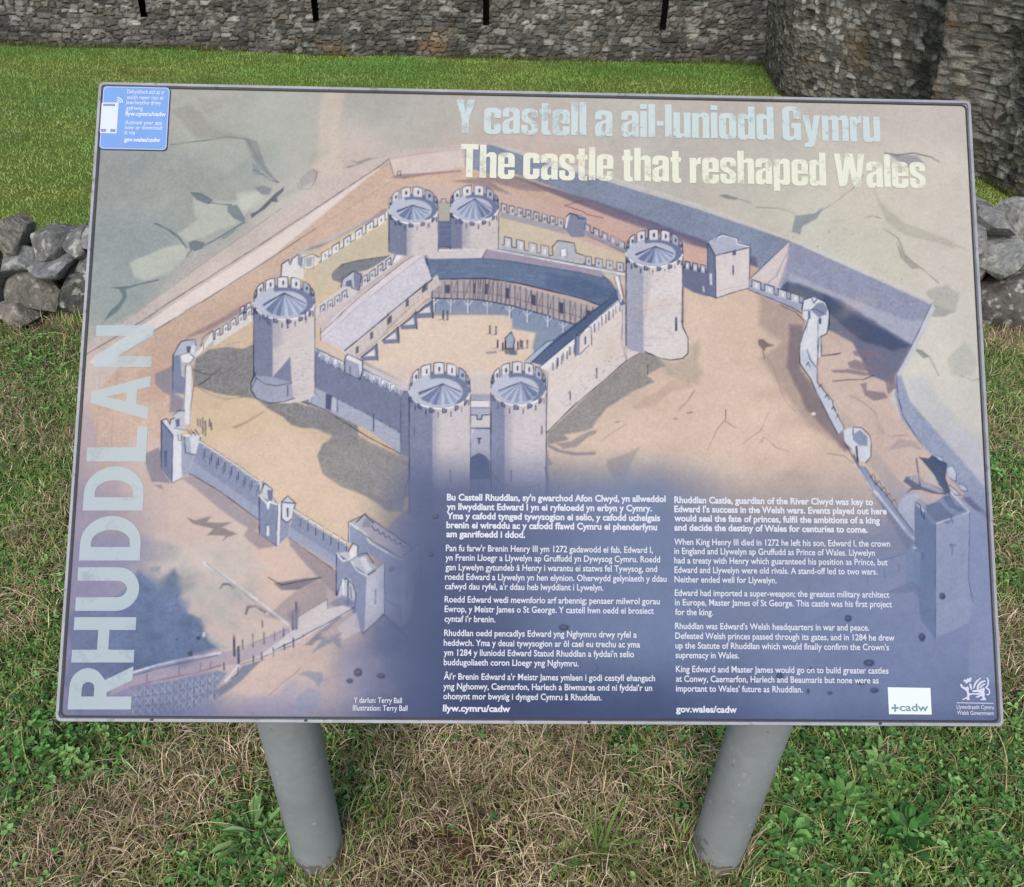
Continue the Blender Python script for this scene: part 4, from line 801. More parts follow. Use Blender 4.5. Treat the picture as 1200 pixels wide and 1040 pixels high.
# the print screen softens every edge a little
bl = np.pad(CAN, ((1, 1), (1, 1), (0, 0)), 'edge')
bl = (bl[:-2, 1:-1]+bl[2:, 1:-1]+bl[1:-1, :-2]+bl[1:-1, 2:])*.17+bl[1:-1, 1:-1]*.32
CAN = CAN*.55+bl*.45
# ================================================================ THE SETTING
LAWN = -1.5                                                    # level of the lawn beyond the low wall (old moat floor)
DRY = [(130,960,90,.75),(50,1015,100,.6),(250,900,70,.6),(210,1020,60,-.35),(110,900,60,-.3),(560,930,170,.95),(480,1000,130,.9),(740,990,120,.6),(640,870,140,.7),(20,720,45,.8),(20,470,50,.35),
       (90,378,40,.6),(1182,725,40,1.),(1195,800,45,.9),(1190,480,30,.45),(1178,650,22,.5),(1165,388,30,.8),(1020,885,45,.4),(300,850,70,.5),(820,885,50,.6),(30,640,30,.4),
       (450,925,45,-.5),(345,960,45,-.7),(745,862,50,-.8),(40,880,110,-.3),(1000,960,170,-.4),(20,560,45,.15),(280,990,60,-.4),(1180,560,50,-.15),(560,1035,60,.3)]
DRYW = []
for px, py, r, v in DRY:
    c = at(px, py); e = at(px+r, py); f2 = at(px, py-r*.6); DRYW.append((c[0], c[1], abs(e[0]-c[0]), abs(f2[1]-c[1])+.04, v))
def dryness(x, y):
    d = .03+.52*pfbm(x*3.1, y*3.1, 4)+.30*pfbm(x*11, y*11, 9)
    wx = x+.06*pn(x*7, y*7, 1); wy = y+.06*pn(x*7, y*7, 2)
    for cx, cy, rx, ry, v in DRYW: d = d+v*np.exp(-(((wx-cx)/rx)**2+((wy-cy)/ry)**2)*1.1)
    return np.clip(d, 0, 1)
def ground_z(x, y):
    t = np.clip((y-2.72)/1.5, 0, 1); t = t*t*(3-2*t)
    near = .018*pfbm(x*2.2, y*2.2, 3)+.008*pn(x*9, y*9, 5)
    far = LAWN+.05*pfbm(x*.35, y*.35, 8)+.012*pn(x*2, y*2, 6)
    return near*(1-t)+far*t

xs = np.concatenate([np.linspace(-80, -12, 18)[:-1], np.linspace(-12, -2.6, 80)[:-1], np.linspace(-2.6, 2.8, 150)[:-1], np.linspace(2.8, 12, 80)[:-1], np.linspace(12, 80, 18)])
ys = np.concatenate([np.linspace(-40, -1.2, 14)[:-1], np.linspace(-1.2, 2.7, 110)[:-1], np.linspace(2.7, 4.4, 30)[:-1], np.linspace(4.4, 16, 100)[:-1], np.linspace(16, 120, 16)])
gx, gy = np.meshgrid(xs, ys); gx = gx.ravel(); gy = gy.ravel()
gd = dryness(gx, gy)[:, None]; tt = np.clip((gy-2.9)/1., 0, 1)[:, None]
soil = lin((74, 62, 46))*(.8+.4*hsh(np.round(gx*40), np.round(gy*40), 2))[:, None]
nearc = lin((56, 68, 36))*(1-gd)+soil*gd
sp = at(548, 1003); so = np.exp(-(((gx-sp[0])/.035)**2+((gy-sp[1])/.04)**2))[:, None]
nearc = nearc*(1-so)+lin((92, 70, 46))*so
farn = (.5+.5*pfbm(gx*.8, gy*1.6, 13))[:, None]
farc = lin((84, 108, 50))*(1-farn)+lin((112, 122, 62))*farn
g_me = arrays_mesh('ground', np.c_[gx, gy, ground_z(gx, gy)], grid_faces(len(xs), len(ys)), colr=nearc*(1-tt)+farc*tt, smooth=True)
m_ground = material('ground_soil', .95, attr=True, spec=.1); noise_mul(m_ground, 60, .6, 1.3); bump(m_ground, 90, .6, .01)
tag(link('ground', g_me, m_ground), kind='structure')

# ---- rubble masonry: a jittered course pattern gives each stone its own face, tone and joint
def rubble(u, v, cw, ch, seed):
    r0 = np.floor(v/ch); best = np.full(u.shape, 1e9); sec = np.full(u.shape, 1e9); bid = np.zeros(u.shape); bdx = np.zeros(u.shape); bdy = np.zeros(u.shape)
    for dr in (-1, 0, 1):
        r = r0+dr; off = hsh(r, r*0+3, seed)*cw; rw = cw*(.75+.6*hsh(r, r*0+5, seed))
        c0 = np.floor((u+off)/rw)
        for dc in (-1, 0, 1):
            c = c0+dc
            cxx = (c+.5+.75*(hsh(c, r, seed+1)-.5))*rw-off; cyy = (r+.5+.55*(hsh(c, r, seed+2)-.5))*ch
            sx = .6+.9*hsh(c, r, seed+4)**1.5
            dx = (u-cxx)/cw*1.05*sx; dy = (v-cyy)/ch*1.05
            d = np.maximum(np.abs(dx), np.abs(dy))*.55+np.hypot(dx, dy)*.45
            cl = d < best
            sec = np.where(cl, best, np.minimum(sec, d)); bid = np.where(cl, c*131.7+r*17.3, bid)
            bdx = np.where(cl, dx, bdx); bdy = np.where(cl, dy, bdy); best = np.where(cl, d, best)
    return sec-best, bid, bdx, bdy

def masonry_mesh(name, path, us, vs, lean, depthfn, seed, cw, ch, tones, hole=None):
    """path(u) -> plan point and outward normal; lean(v) pushes the face outward towards its foot"""
    U, V = np.meshgrid(us, vs); U = U.ravel(); V = V.ravel()
    U2 = U+.03*pn(U*6, V*6, seed+40); V2 = V+.025*pn(U*5, V*5, seed+41)
    e, bid, dx, dy = rubble(U2, V2, cw, ch, seed)
    k = np.round(bid*10).astype(np.int64)
    r1 = hsh(k, k*0+1, seed); r2 = hsh(k, k*0+2, seed); r3 = hsh(k, k*0+3, seed); r4 = hsh(k, k*0+4, seed); r5 = hsh(k, k*0+5, seed)
    face = np.clip(e/.30, 0, 1); face = face*face*(3-2*face)
    out = face*(.010+.022*r1)+face*((r2-.5)*dx+(r3-.5)*dy)*.03+.014*pfbm(U*13, V*15, seed+3)+.06*pfbm(U*.9, V*.9, seed+6)
    P, N = path(U); out = out+lean(V)+depthfn(U, V)
    X = P[:, 0]+N[:, 0]*out; Y = P[:, 1]+N[:, 1]*out
    c = np.zeros((len(U), 3)); wsum = 0
    cs = np.array([lin(t) for t in tones]); idx = np.minimum((r4*len(cs)).astype(int), len(cs)-1)
    c = cs[idx]*1.42*(.50+.85*r5)[:, None]*(1+.45*pfbm(U*22, V*26, seed+31))[:, None]
    joint = lin((88, 84, 79))*(1+.5*pfbm(U*3, V*3, seed+9))[:, None]
    c = joint*(1-face[:, None])+c*face[:, None]
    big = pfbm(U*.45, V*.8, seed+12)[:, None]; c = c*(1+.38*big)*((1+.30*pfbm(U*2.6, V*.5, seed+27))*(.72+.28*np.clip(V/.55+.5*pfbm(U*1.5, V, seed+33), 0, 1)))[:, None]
    lich = np.clip(pfbm(U*7, V*7, seed+15)*2.2-.75, 0, 1)[:, None]; c = c*(1-lich)+lin((172, 172, 164))*lich
    och = np.clip(pfbm(U*1.1, V*1.3, seed+18)*2.4-.95, 0, .6)[:, None]*face[:, None]; c = c*(1-och)+lin((142, 112, 76))*och
    nu, nv = len(us), len(vs); F = grid_faces(nu, nv)
    if hole is not None:
        fc = U[F].mean(1), V[F].mean(1); F = F[~hole(*fc)]
    me = arrays_mesh(name, np.c_[X, Y, LAWN+V], F, colr=c, smooth=False)
    return me
m_stone = material('rubble_limestone', .95, attr=True, spec=.2); noise_mul(m_stone, 45, .6, 1.45, 6, .75); bump(m_stone, 40, .7, .02)
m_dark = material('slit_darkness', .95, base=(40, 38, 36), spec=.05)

# curtain wall with its row of arrow slits
wl = at(-1100, 27, LAWN); wr = at(897, 76, LAWN); wd = (wr-wl)[:2]; WL = np.linalg.norm(wd); wd = wd/WL; wn = np.array([wd[1], -wd[0]])
slit_u = []
for px in (176, 378, 570.5, 763): p = at(px, 60, LAWN); slit_u.append(float((p-wl)[:2] @ wd))
for _ in range(4): slit_u = [slit_u[0]-(slit_u[2]-slit_u[1])]+slit_u
SW, S0, S1 = .104, .50, 1.75
us = [np.arange(0, WL+.001, .024)]
for u in slit_u: us.append(np.array([u-SW/2, u+SW/2]))
us = np.unique(np.round(np.concatenate(us), 4)); vs = np.concatenate([np.arange(-.1, 1.9, .024), np.arange(1.9, 7, .12)]); vs = np.unique(np.round(np.concatenate([vs, [S0, S1]]), 4))
def in_slit(u, v):
    h = np.zeros(u.shape, bool)
    for s in slit_u: h |= (np.abs(u-s) < SW/2) & (v > S0) & (v < S1)
    return h
path = lambda U: (wl[:2]+U[:, None]*wd, np.tile(wn, (len(U), 1)))
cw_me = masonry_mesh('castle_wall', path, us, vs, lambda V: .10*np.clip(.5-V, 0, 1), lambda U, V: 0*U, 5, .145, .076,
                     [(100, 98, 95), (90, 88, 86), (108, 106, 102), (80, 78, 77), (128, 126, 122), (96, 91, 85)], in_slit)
castle_wall = tag(link('castle_wall', cw_me, m_stone), 'long grey rubble stone castle wall with narrow dark arrow slits beyond the lawn', 'castle wall')
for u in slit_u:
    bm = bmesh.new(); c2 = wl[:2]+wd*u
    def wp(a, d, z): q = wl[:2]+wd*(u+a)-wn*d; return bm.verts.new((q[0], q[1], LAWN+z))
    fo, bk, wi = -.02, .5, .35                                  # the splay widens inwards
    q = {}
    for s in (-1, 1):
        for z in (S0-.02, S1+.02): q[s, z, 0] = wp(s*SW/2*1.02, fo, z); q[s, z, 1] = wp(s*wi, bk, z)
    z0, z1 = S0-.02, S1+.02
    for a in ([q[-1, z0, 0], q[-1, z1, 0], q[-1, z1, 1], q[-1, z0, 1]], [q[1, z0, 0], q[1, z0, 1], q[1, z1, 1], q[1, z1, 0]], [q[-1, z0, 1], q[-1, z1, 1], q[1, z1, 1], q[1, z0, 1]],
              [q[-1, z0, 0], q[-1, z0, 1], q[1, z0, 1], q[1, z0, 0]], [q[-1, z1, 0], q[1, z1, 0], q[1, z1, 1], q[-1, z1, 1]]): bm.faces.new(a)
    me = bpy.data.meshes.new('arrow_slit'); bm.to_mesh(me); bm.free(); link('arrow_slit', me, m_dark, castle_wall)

# tower: its plan runs from the corner with the wall round towards the board
tp = np.array([at(px, py, LAWN)[:2] for px, py in ((893, 76), (902, 92), (918, 118), (960, 134), (1010, 150), (1060, 168), (1100, 184), (1118, 194), (1150, 208), (1200, 239), (1260, 262), (1400, 290), (1750, 330))])
seg = np.linalg.norm(np.diff(tp, axis=0), axis=1); cum = np.concatenate([[0], np.cumsum(seg)])
def tpath(U):
    u = np.clip(U, 0, cum[-1]-1e-6); X = np.interp(u, cum, tp[:, 0]); Y = np.interp(u, cum, tp[:, 1])
    for _ in range(1):
        h = .25; X = (np.interp(np.clip(u-h, 0, cum[-1]), cum, tp[:, 0])+X+np.interp(np.clip(u+h, 0, cum[-1]), cum, tp[:, 0]))/3; Y = (np.interp(np.clip(u-h, 0, cum[-1]), cum, tp[:, 1])+Y+np.interp(np.clip(u+h, 0, cum[-1]), cum, tp[:, 1]))/3
    a = np.clip(u+.15, 0, cum[-1]); b = np.clip(u-.15, 0, cum[-1])
    tx = np.interp(a, cum, tp[:, 0])-np.interp(b, cum, tp[:, 0]); ty = np.interp(a, cum, tp[:, 1])-np.interp(b, cum, tp[:, 1]); L = np.hypot(tx, ty)+1e-9
    return np.c_[X, Y], np.c_[-(-ty)/L*-1, -tx/L]*1.0
UC = float(np.interp(7, np.arange(len(cum)), cum))
def tdepth(U, V):                                              # a re-entrant crease between two faces of the tower
    return -.40*np.exp(-((U-UC-.02*V)/.28)**2)+.10*np.exp(-((U-UC+.9)/.5)**2)
us = np.arange(0, cum[-1], .020); vs = np.concatenate([np.arange(-.15, 3.2, .020), np.arange(3.2, 8, .15)])
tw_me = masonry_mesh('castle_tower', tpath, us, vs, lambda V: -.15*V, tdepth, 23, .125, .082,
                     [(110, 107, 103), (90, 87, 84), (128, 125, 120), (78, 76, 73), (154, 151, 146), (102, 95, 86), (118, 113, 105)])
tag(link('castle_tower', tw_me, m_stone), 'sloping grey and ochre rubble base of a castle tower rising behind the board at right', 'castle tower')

# ---- the low dry stone wall at the edge of the near ground
wall = tag(empty('dry_stone_wall', (0, 2.45, 0)), 'low dry stone wall of rough grey boulders with brown moss running behind the board', 'stone wall')
m_rock = material('boulder_limestone', .9, attr=True, spec=.25); noise_mul(m_rock, 22, .5, 1.35, 7, .68); spots(m_rock, 30, .62, (182, 182, 174), .05, .85); spots(m_rock, 13, .64, (70, 62, 50), .06, .75); bump(m_rock, 55, .8, .012)
m_moss = material('moss_and_soil', 1., base=(44, 36, 28), spec=.05); noise_mul(m_moss, 30, .4, 1.7); spots(m_moss, 18, .62, (58, 60, 30), .06, .8); bump(m_moss, 60, 1., .02)
_ico = bmesh.new(); bmesh.ops.create_icosphere(_ico, subdivisions=4, radius=1.); ICO = np.array([v.co[:] for v in _ico.verts]); ICF = np.array([[v.index for v in f.verts] for f in _ico.faces]); _ico.free()
def stone(cx, cy, cz, sx, sy, sz, seed, tone=(112, 114, 112)):
    r = np.random.default_rng(seed); p = ICO*1.25
    for i in range(10):
        n = r.normal(size=3); n /= np.linalg.norm(n); d = .56+.36*r.random()
        over = np.maximum(p@n-d, 0); p = p-over[:, None]*n
    p = p*(1+.022*pfbm(ICO[:, 0]*3+seed, ICO[:, 1]*3+ICO[:, 2]*2, seed)[:, None]+.02*pfbm(ICO[:, 0]*9+seed, ICO[:, 1]*9+ICO[:, 2]*7, seed+3)[:, None])
    a = (r.random()-.5)*.5; R2 = np.array([[math.cos(a), 0, math.sin(a)], [0, 1, 0], [-math.sin(a), 0, math.cos(a)]])
    p = (p*np.array([sx, sy, sz])*1.15)@R2.T
    t = lin(tone)*1.4*(.8+.4*r.random())*np.array([1+.06*r.random(), 1, .92+.09*r.random()])
    me = arrays_mesh('stone', p, None, ICF, colr=np.tile(t, (len(p), 1)), smooth=False)
    o = link('stone', me, m_rock, wall); o.location = (cx, cy-2.45, cz)
    return o
def stone_px(x0, y0, x1, y1, Y, seed, tone=(112, 114, 112), deep=.11):
    c = at_y((x0+x1)/2, (y0+y1)/2, Y); l = at_y(x0, (y0+y1)/2, Y); rr = at_y(x1, (y0+y1)/2, Y); t_ = at_y((x0+x1)/2, y0, Y); b = at_y((x0+x1)/2, y1, Y)
    # foreshortened by the steep view: part of the drawn height is the stone's top
    return stone(c[0], Y, c[2], abs(rr[0]-l[0])/2*1.12, deep, abs(t_[2]-b[2])/2*.98, seed, tone)
LEFT = [(-6,254,35,290,2.48,(128,124,114)),(46,264,81,294,2.48,(112,114,116)),(86,268,112,292,2.47,(112,114,116)),(4,288,47,316,2.42,(116,119,122)),(52,293,99,314,2.42,(114,116,118)),(-22,304,21,368,2.38,(96,98,98)),
        (27,319,79,365,2.38,(112,112,108)),(78,306,118,367,2.38,(92,94,94)),(14,345,52,372,2.33,(118,114,108)),(-40,262,-8,300,2.47,(112,112,110)),(-60,300,-22,362,2.4,(110,110,108)),(100,290,140,318,2.42,(110,110,108)),(112,262,150,292,2.47,(112,112,112)),(120,318,170,366,2.39,(104,104,102))]
RIGHT = [(1140,240,1172,276,2.62,(120,120,118)),(1172,246,1216,292,2.62,(138,138,136)),(1146,270,1200,318,2.55,(128,130,130)),(1196,282,1240,326,2.55,(120,120,118)),(1138,312,1212,376,2.50,(94,94,92)),(1205,322,1270,378,2.50,(110,110,108)),(1105,262,1150,300,2.58,(118,118,116)),(1090,300,1148,340,2.52,(112,112,110)),(1085,335,1142,376,2.48,(104,104,102)),(1210,246,1260,288,2.62,(118,118,116))]
k = 100
for a in LEFT: stone_px(*a[:5], k, a[5]); k += 1
for a in RIGHT: stone_px(*a[:5], k, a[5], .14); k += 1
rr = random.Random(4)
for row in range(3):
    x = -1.52+.06*row
    while x < 1.62:
        w_ = rr.uniform(.075, .125)*(1.15-.12*row); t_ = (x+1.5)/3.1
        stone(x+w_, 2.42+.12*t_+.03*row+rr.uniform(-.02, .02), .065+.14*row+rr.uniform(-.012, .012), w_*1.02, .12, .076+rr.uniform(0, .014), k, rr.choice([(112,114,112),(100,101,100),(124,122,116)])); k += 1; x += 2*w_*.98
for x0, x1 in ((-3.9, -2.5), (2.62, 3.9)):
    for row in range(2):
        x = x0+.07*row
        while x < x1: w_ = rr.uniform(.13, .19); t_ = min(max((x+1.5)/3.1, 0), 1); stone(x+w_, 2.40+.12*t_+.05*row, .10+.19*row, w_, .13, .11, k, rr.choice([(112,114,112),(100,101,100),(124,122,116)])); k += 1; x += 2*w_*.98
n_ = 110; cxs = np.linspace(-4.1, 4.2, n_); prof = np.array([(-.07, -.05), (-.045, .14), (-.02, .24), (.08, .26), (.18, .16), (.30, .0), (.38, -.4)])
V = []
for j, x in enumerate(cxs):
    t_ = min(max((x+1.5)/3.1, 0), 1)
    for k2, (dy, z) in enumerate(prof): V.append((x, dy+.12*t_+.02*float(pn(np.array([x*5.]), np.array([k2*3.]), 3)[0])-.0, z+.03*float(pn(np.array([x*8.]), np.array([k2*2.]), 8)[0])))
me = arrays_mesh('moss_fill', V, grid_faces(len(prof), n_), smooth=True); link('moss_fill', me, m_moss, wall)

# ---- grass: blades, clover leaves and dry straw of the near ground, short turf of the lawn
RG = np.random.default_rng(11)
def scatter(n, x0, x1, y0, y1): return RG.uniform(x0, x1, n), RG.uniform(y0, y1, n)
def seen(x, y, z=0., pad=330):
    q = proj(np.c_[x, y, np.zeros_like(x)+z]); return (q[:, 0] > -pad) & (q[:, 0] < 1200+pad) & (q[:, 1] > -pad) & (q[:, 1] < 1040+pad)
def blades(x, y, h, w, lean, colr, tipc=None, seg=2, curl=.5, z0=-.004, swirl=0.):
    n = len(x); az = RG.uniform(0, 2*math.pi, n); dx, dy = np.cos(az), np.sin(az); sx, sy = -dy, dx
    tw = RG.uniform(-.6, .6, n); sw = RG.normal(0, 1, n)*swirl; sx2, sy2 = sx*np.cos(tw)-sy*np.sin(tw), sx*np.sin(tw)+sy*np.cos(tw)
    zb = ground_z(x, y)+z0; V = np.zeros((n, 2*seg+1, 3)); C = np.zeros((n, 2*seg+1, 3))
    for i in range(seg+1):
        t = i/seg; th = lean*(1-curl)+lean*2*curl*t                # angle from vertical grows along the blade
        r = h*t*np.sin(th*.5+lean*.25)*1.1; zz = h*t*np.cos(np.minimum(th*.75, 1.52))
        cx, cy, cz = x+dx*r+sx*sw*h*t*t, y+dy*r+sy*sw*h*t*t, zb+np.maximum(zz, .003*t)
        ww = w*(1-.55*t)/2
        if i < seg:
            V[:, 2*i] = np.c_[cx-sx2*ww, cy-sy2*ww, cz]; V[:, 2*i+1] = np.c_[cx+sx2*ww, cy+sy2*ww, cz]
        else: V[:, 2*seg] = np.c_[cx, cy, cz]
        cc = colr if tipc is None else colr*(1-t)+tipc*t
        if i < seg: C[:, 2*i] = cc; C[:, 2*i+1] = cc
        else: C[:, 2*seg] = cc
    k = 2*seg+1; b = np.arange(n)[:, None]*k
    F4 = np.concatenate([b+np.array([[2*i, 2*i+1, 2*i+3, 2*i+2]]) for i in range(seg-1)]) if seg > 1 else None
    F3 = b+np.array([[2*seg-2, 2*seg-1, 2*seg]])
    return V.reshape(-1, 3), F4, F3, C.reshape(-1, 3)
def leaves(x, y, z, ln, wd_, pitch, colr, az=None):
    n = len(x); az = RG.uniform(0, 2*math.pi, n) if az is None else az
    d = np.c_[np.cos(az)*np.cos(pitch), np.sin(az)*np.cos(pitch), np.sin(pitch)]; s = np.c_[-np.sin(az), np.cos(az), np.zeros(n)]; u = np.cross(s, d)*-1
    u = np.where(u[:, 2:] < 0, -u, u); roll = RG.uniform(-.5, .5, n)[:, None]; s, u = s*np.cos(roll)+u*np.sin(roll), u*np.cos(roll)-s*np.sin(roll)
    b = np.c_[x, y, z]; L = ln[:, None]; Wd = wd_[:, None]
    droop = RG.uniform(.02, .2, n)[:, None]
    P = np.stack([b, b+d*L*.3+s*Wd*.42+u*L*.08, b+d*L*.68+s*Wd*.46+u*L*(.09-droop*.3), b+d*L-u*L*droop, b+d*L*.68-s*Wd*.46+u*L*(.09-droop*.3), b+d*L*.3-s*Wd*.42+u*L*.08], 1)
    k = np.arange(n)[:, None]*6
    F = np.concatenate([k+np.array([[0, 1, 2, 3]]), k+np.array([[0, 3, 4, 5]])])
    C = np.repeat(colr[:, None, :], 6, 1)*np.array([1.3, 1.6, 1.7, 1.8, 1.6, 1.5])[None, :, None]
    return P.reshape(-1, 3), F, C.reshape(-1, 3)
def pick(tones, n, jit=.25):
    cs = np.array([lin(t) for t in tones]); return cs[RG.integers(0, len(cs), n)]*(1+jit*(RG.random(n)*2-1))[:, None]
m_grass = material('grass_blade', .55, attr=True, spec=.3); leafy(m_grass, .28)
m_straw = material('dry_straw', .8, attr=True, spec=.15)
GREEN = [(100, 128, 62), (114, 142, 76), (86, 114, 58), (138, 154, 94), (106, 134, 74), (76, 102, 54), (168, 172, 118)]
STRAW = [(184, 166, 138), (162, 144, 118), (200, 184, 158), (128, 106, 84), (172, 154, 128), (104, 84, 66), (146, 142, 100), (118, 100, 80)]

x, y = scatter(900000, -3.0, 3.1, -.25, 2.62); k_ = seen(x, y); x, y = x[k_], y[k_]; d = dryness(x, y)
bare = np.exp(-(((x-sp[0])/.10)**2+((y-sp[1])/.075)**2)*1.2); keep = RG.random(len(x)) < (.80-.42*d)*(1-1.0*bare); x, y, d = x[keep], y[keep], d[keep]; n = len(x)
cg = pick(GREEN, n); cy_ = pick([(150, 144, 92), (128, 130, 74), (116, 122, 66)], n); f = (RG.random(n) < .06+.4*d)[:, None]
cgr = np.where(f, cy_, cg)*(.8+.35*pfbm(x*4, y*4, 33))[:, None]
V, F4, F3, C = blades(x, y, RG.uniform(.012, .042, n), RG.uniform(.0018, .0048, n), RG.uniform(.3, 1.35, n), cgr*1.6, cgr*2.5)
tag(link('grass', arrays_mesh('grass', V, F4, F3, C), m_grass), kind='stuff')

x, y = scatter(680000, -3.0, 3.1, -.25, 2.62); k_ = seen(x, y); x, y = x[k_], y[k_]; d = dryness(x, y)
bare = np.exp(-(((x-sp[0])/.10)**2+((y-sp[1])/.075)**2)*1.2); keep = RG.random(len(x)) < (.05+.66*d)*(1-.7*bare); x, y = x[keep], y[keep]; n = len(x)
cs_ = pick(STRAW, n, .35)*(.85+.45*pfbm(x*9, y*9, 35))[:, None]
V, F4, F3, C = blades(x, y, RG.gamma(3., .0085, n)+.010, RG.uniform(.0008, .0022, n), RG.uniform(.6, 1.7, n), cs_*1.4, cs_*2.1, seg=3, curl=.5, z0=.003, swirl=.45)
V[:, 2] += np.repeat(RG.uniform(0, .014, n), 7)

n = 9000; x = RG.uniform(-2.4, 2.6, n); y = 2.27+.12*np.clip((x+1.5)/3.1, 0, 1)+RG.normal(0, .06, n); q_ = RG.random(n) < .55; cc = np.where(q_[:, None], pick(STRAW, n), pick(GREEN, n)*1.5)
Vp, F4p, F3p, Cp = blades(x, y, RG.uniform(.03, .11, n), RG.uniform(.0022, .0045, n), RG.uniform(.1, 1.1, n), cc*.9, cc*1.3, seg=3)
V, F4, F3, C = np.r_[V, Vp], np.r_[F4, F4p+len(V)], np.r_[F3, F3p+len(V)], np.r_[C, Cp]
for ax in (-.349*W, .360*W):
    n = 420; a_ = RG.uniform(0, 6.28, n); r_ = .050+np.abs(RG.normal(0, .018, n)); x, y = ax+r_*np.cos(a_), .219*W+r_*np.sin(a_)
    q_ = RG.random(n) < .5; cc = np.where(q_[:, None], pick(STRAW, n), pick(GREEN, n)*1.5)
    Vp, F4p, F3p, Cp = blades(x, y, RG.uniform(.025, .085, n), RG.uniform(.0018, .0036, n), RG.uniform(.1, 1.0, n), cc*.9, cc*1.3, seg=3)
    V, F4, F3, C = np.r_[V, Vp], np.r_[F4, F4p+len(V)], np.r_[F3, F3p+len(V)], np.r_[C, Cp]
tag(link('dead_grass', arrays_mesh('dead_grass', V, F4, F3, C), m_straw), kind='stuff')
n = 1100; x, y = scatter(6500, -3.0, 3.1, -.25, 2.62); k_ = seen(x, y); x, y = x[k_][:n], y[k_][:n]; n = len(x)
V, F4, F3, C = blades(x, y, RG.uniform(.07, .19, n), RG.uniform(.0014, .0028, n), RG.uniform(.9, 1.5, n), pick([(196, 180, 140), (176, 158, 116), (150, 156, 96)], n), seg=5, curl=.6, z0=.006)
tag(link('long_stalks', arrays_mesh('long_stalks', V, F4, F3, C), m_straw), kind='stuff')

# clover and small weeds: leaf clusters
x, y = scatter(96000, -3.0, 3.1, -.25, 2.62); k_ = seen(x, y); x, y = x[k_], y[k_]; d = dryness(x, y)
lush = np.zeros(n0 := len(x))
for px, py, r in ((1010, 960, 190), (60, 890, 90), (330, 960, 50), (1180, 560, 45), (30, 420, 30)):
    c_ = at(px, py); e_ = at(px+r, py); lush = lush+np.exp(-(((x-c_[0])**2+(y-c_[1])**2)/(e_[0]-c_[0])**2))
dens = (np.clip(.25+.9*pfbm(x*4.2, y*4.2, 51), 0, 1)*.6+.8*np.clip(lush, 0, 1)*np.clip(.8+.6*pfbm(x*6, y*6, 52), 0, 1))*(1-d)**1.2+.02; keep = RG.random(len(x)) < dens; x, y = x[keep], y[keep]; n = len(x)
rep = 3; ox = np.repeat(x, rep)+RG.normal(0, .004, n*rep); oy = np.repeat(y, rep)+RG.normal(0, .004, n*rep); hz = np.repeat(RG.uniform(.008, .038, n), rep)
base = np.repeat(pick([(72, 114, 56), (86, 130, 66), (106, 146, 80), (76, 116, 64), (122, 156, 94), (58, 98, 48)], n), rep, 0)
lush = lush[keep]; sz = np.repeat(RG.uniform(.005, .013, n)*np.clip(1+.5*pfbm(x*3, y*3, 57)+.45*lush, .6, 2.), rep); az = np.repeat(RG.uniform(0, 6.28, n), rep)+np.tile([0, 2.1, 4.2], n)+RG.normal(0, .3, n*rep)
V, F4, C = leaves(ox, oy, ground_z(ox, oy)+hz, sz, sz*np.repeat(RG.uniform(.45, .9, n), rep), RG.uniform(-.1, .55, n*rep), base, az)
tag(link('clover', arrays_mesh('clover', V, F4, None, C), m_grass), kind='stuff')

# lawn
x, y = scatter(620000, -16, 7.5, 5.4, 15.6); k_ = seen(x, y, LAWN); x, y = x[k_], y[k_]; n = len(x)
nz = pfbm(x*.55, y*1.1, 61); fine = pfbm(x*2.4, y*4.2, 65)
t = np.clip(.42+.9*nz+.16*np.sin(y*2.6+.6*pn(x*.5, y*.5, 3)), 0, 1)[:, None]
lc = (lin((100, 146, 72))*(1-t)+lin((142, 154, 86))*t)*1.85*(1+.30*fine)[:, None]*(.86+.28*RG.random(n))[:, None]
tl = at(60, 130, LAWN); worn = np.clip(pfbm(x*.9, y*1.8, 69)*2.2-.7, 0, .7)[:, None]; lc = lc*(1-worn)+lin((142, 138, 88))*worn
pale = (np.exp(-(((x-tl[0])/1.6)**2+((y-tl[1])/1.3)**2))*(RG.random(n) < .1))[:, None]; lc = lc*(1-pale)+lin((190, 196, 176))*pale
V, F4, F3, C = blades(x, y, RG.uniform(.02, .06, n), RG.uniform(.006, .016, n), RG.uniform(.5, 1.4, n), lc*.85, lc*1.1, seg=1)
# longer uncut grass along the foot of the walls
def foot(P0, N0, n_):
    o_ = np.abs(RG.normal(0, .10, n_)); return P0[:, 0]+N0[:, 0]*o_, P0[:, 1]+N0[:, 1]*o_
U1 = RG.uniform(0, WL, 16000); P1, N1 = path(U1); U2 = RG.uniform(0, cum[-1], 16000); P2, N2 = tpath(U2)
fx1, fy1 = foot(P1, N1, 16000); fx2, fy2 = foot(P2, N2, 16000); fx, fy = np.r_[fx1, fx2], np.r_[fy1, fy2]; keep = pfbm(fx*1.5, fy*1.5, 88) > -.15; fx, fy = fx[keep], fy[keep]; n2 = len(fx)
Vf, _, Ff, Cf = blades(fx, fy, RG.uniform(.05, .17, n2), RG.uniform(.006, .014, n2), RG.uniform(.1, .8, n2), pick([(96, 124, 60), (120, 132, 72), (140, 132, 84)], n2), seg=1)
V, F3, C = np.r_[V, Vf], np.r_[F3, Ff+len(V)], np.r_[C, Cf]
tag(link('lawn_grass', arrays_mesh('lawn_grass', V, F4, F3, C), m_grass), kind='stuff')

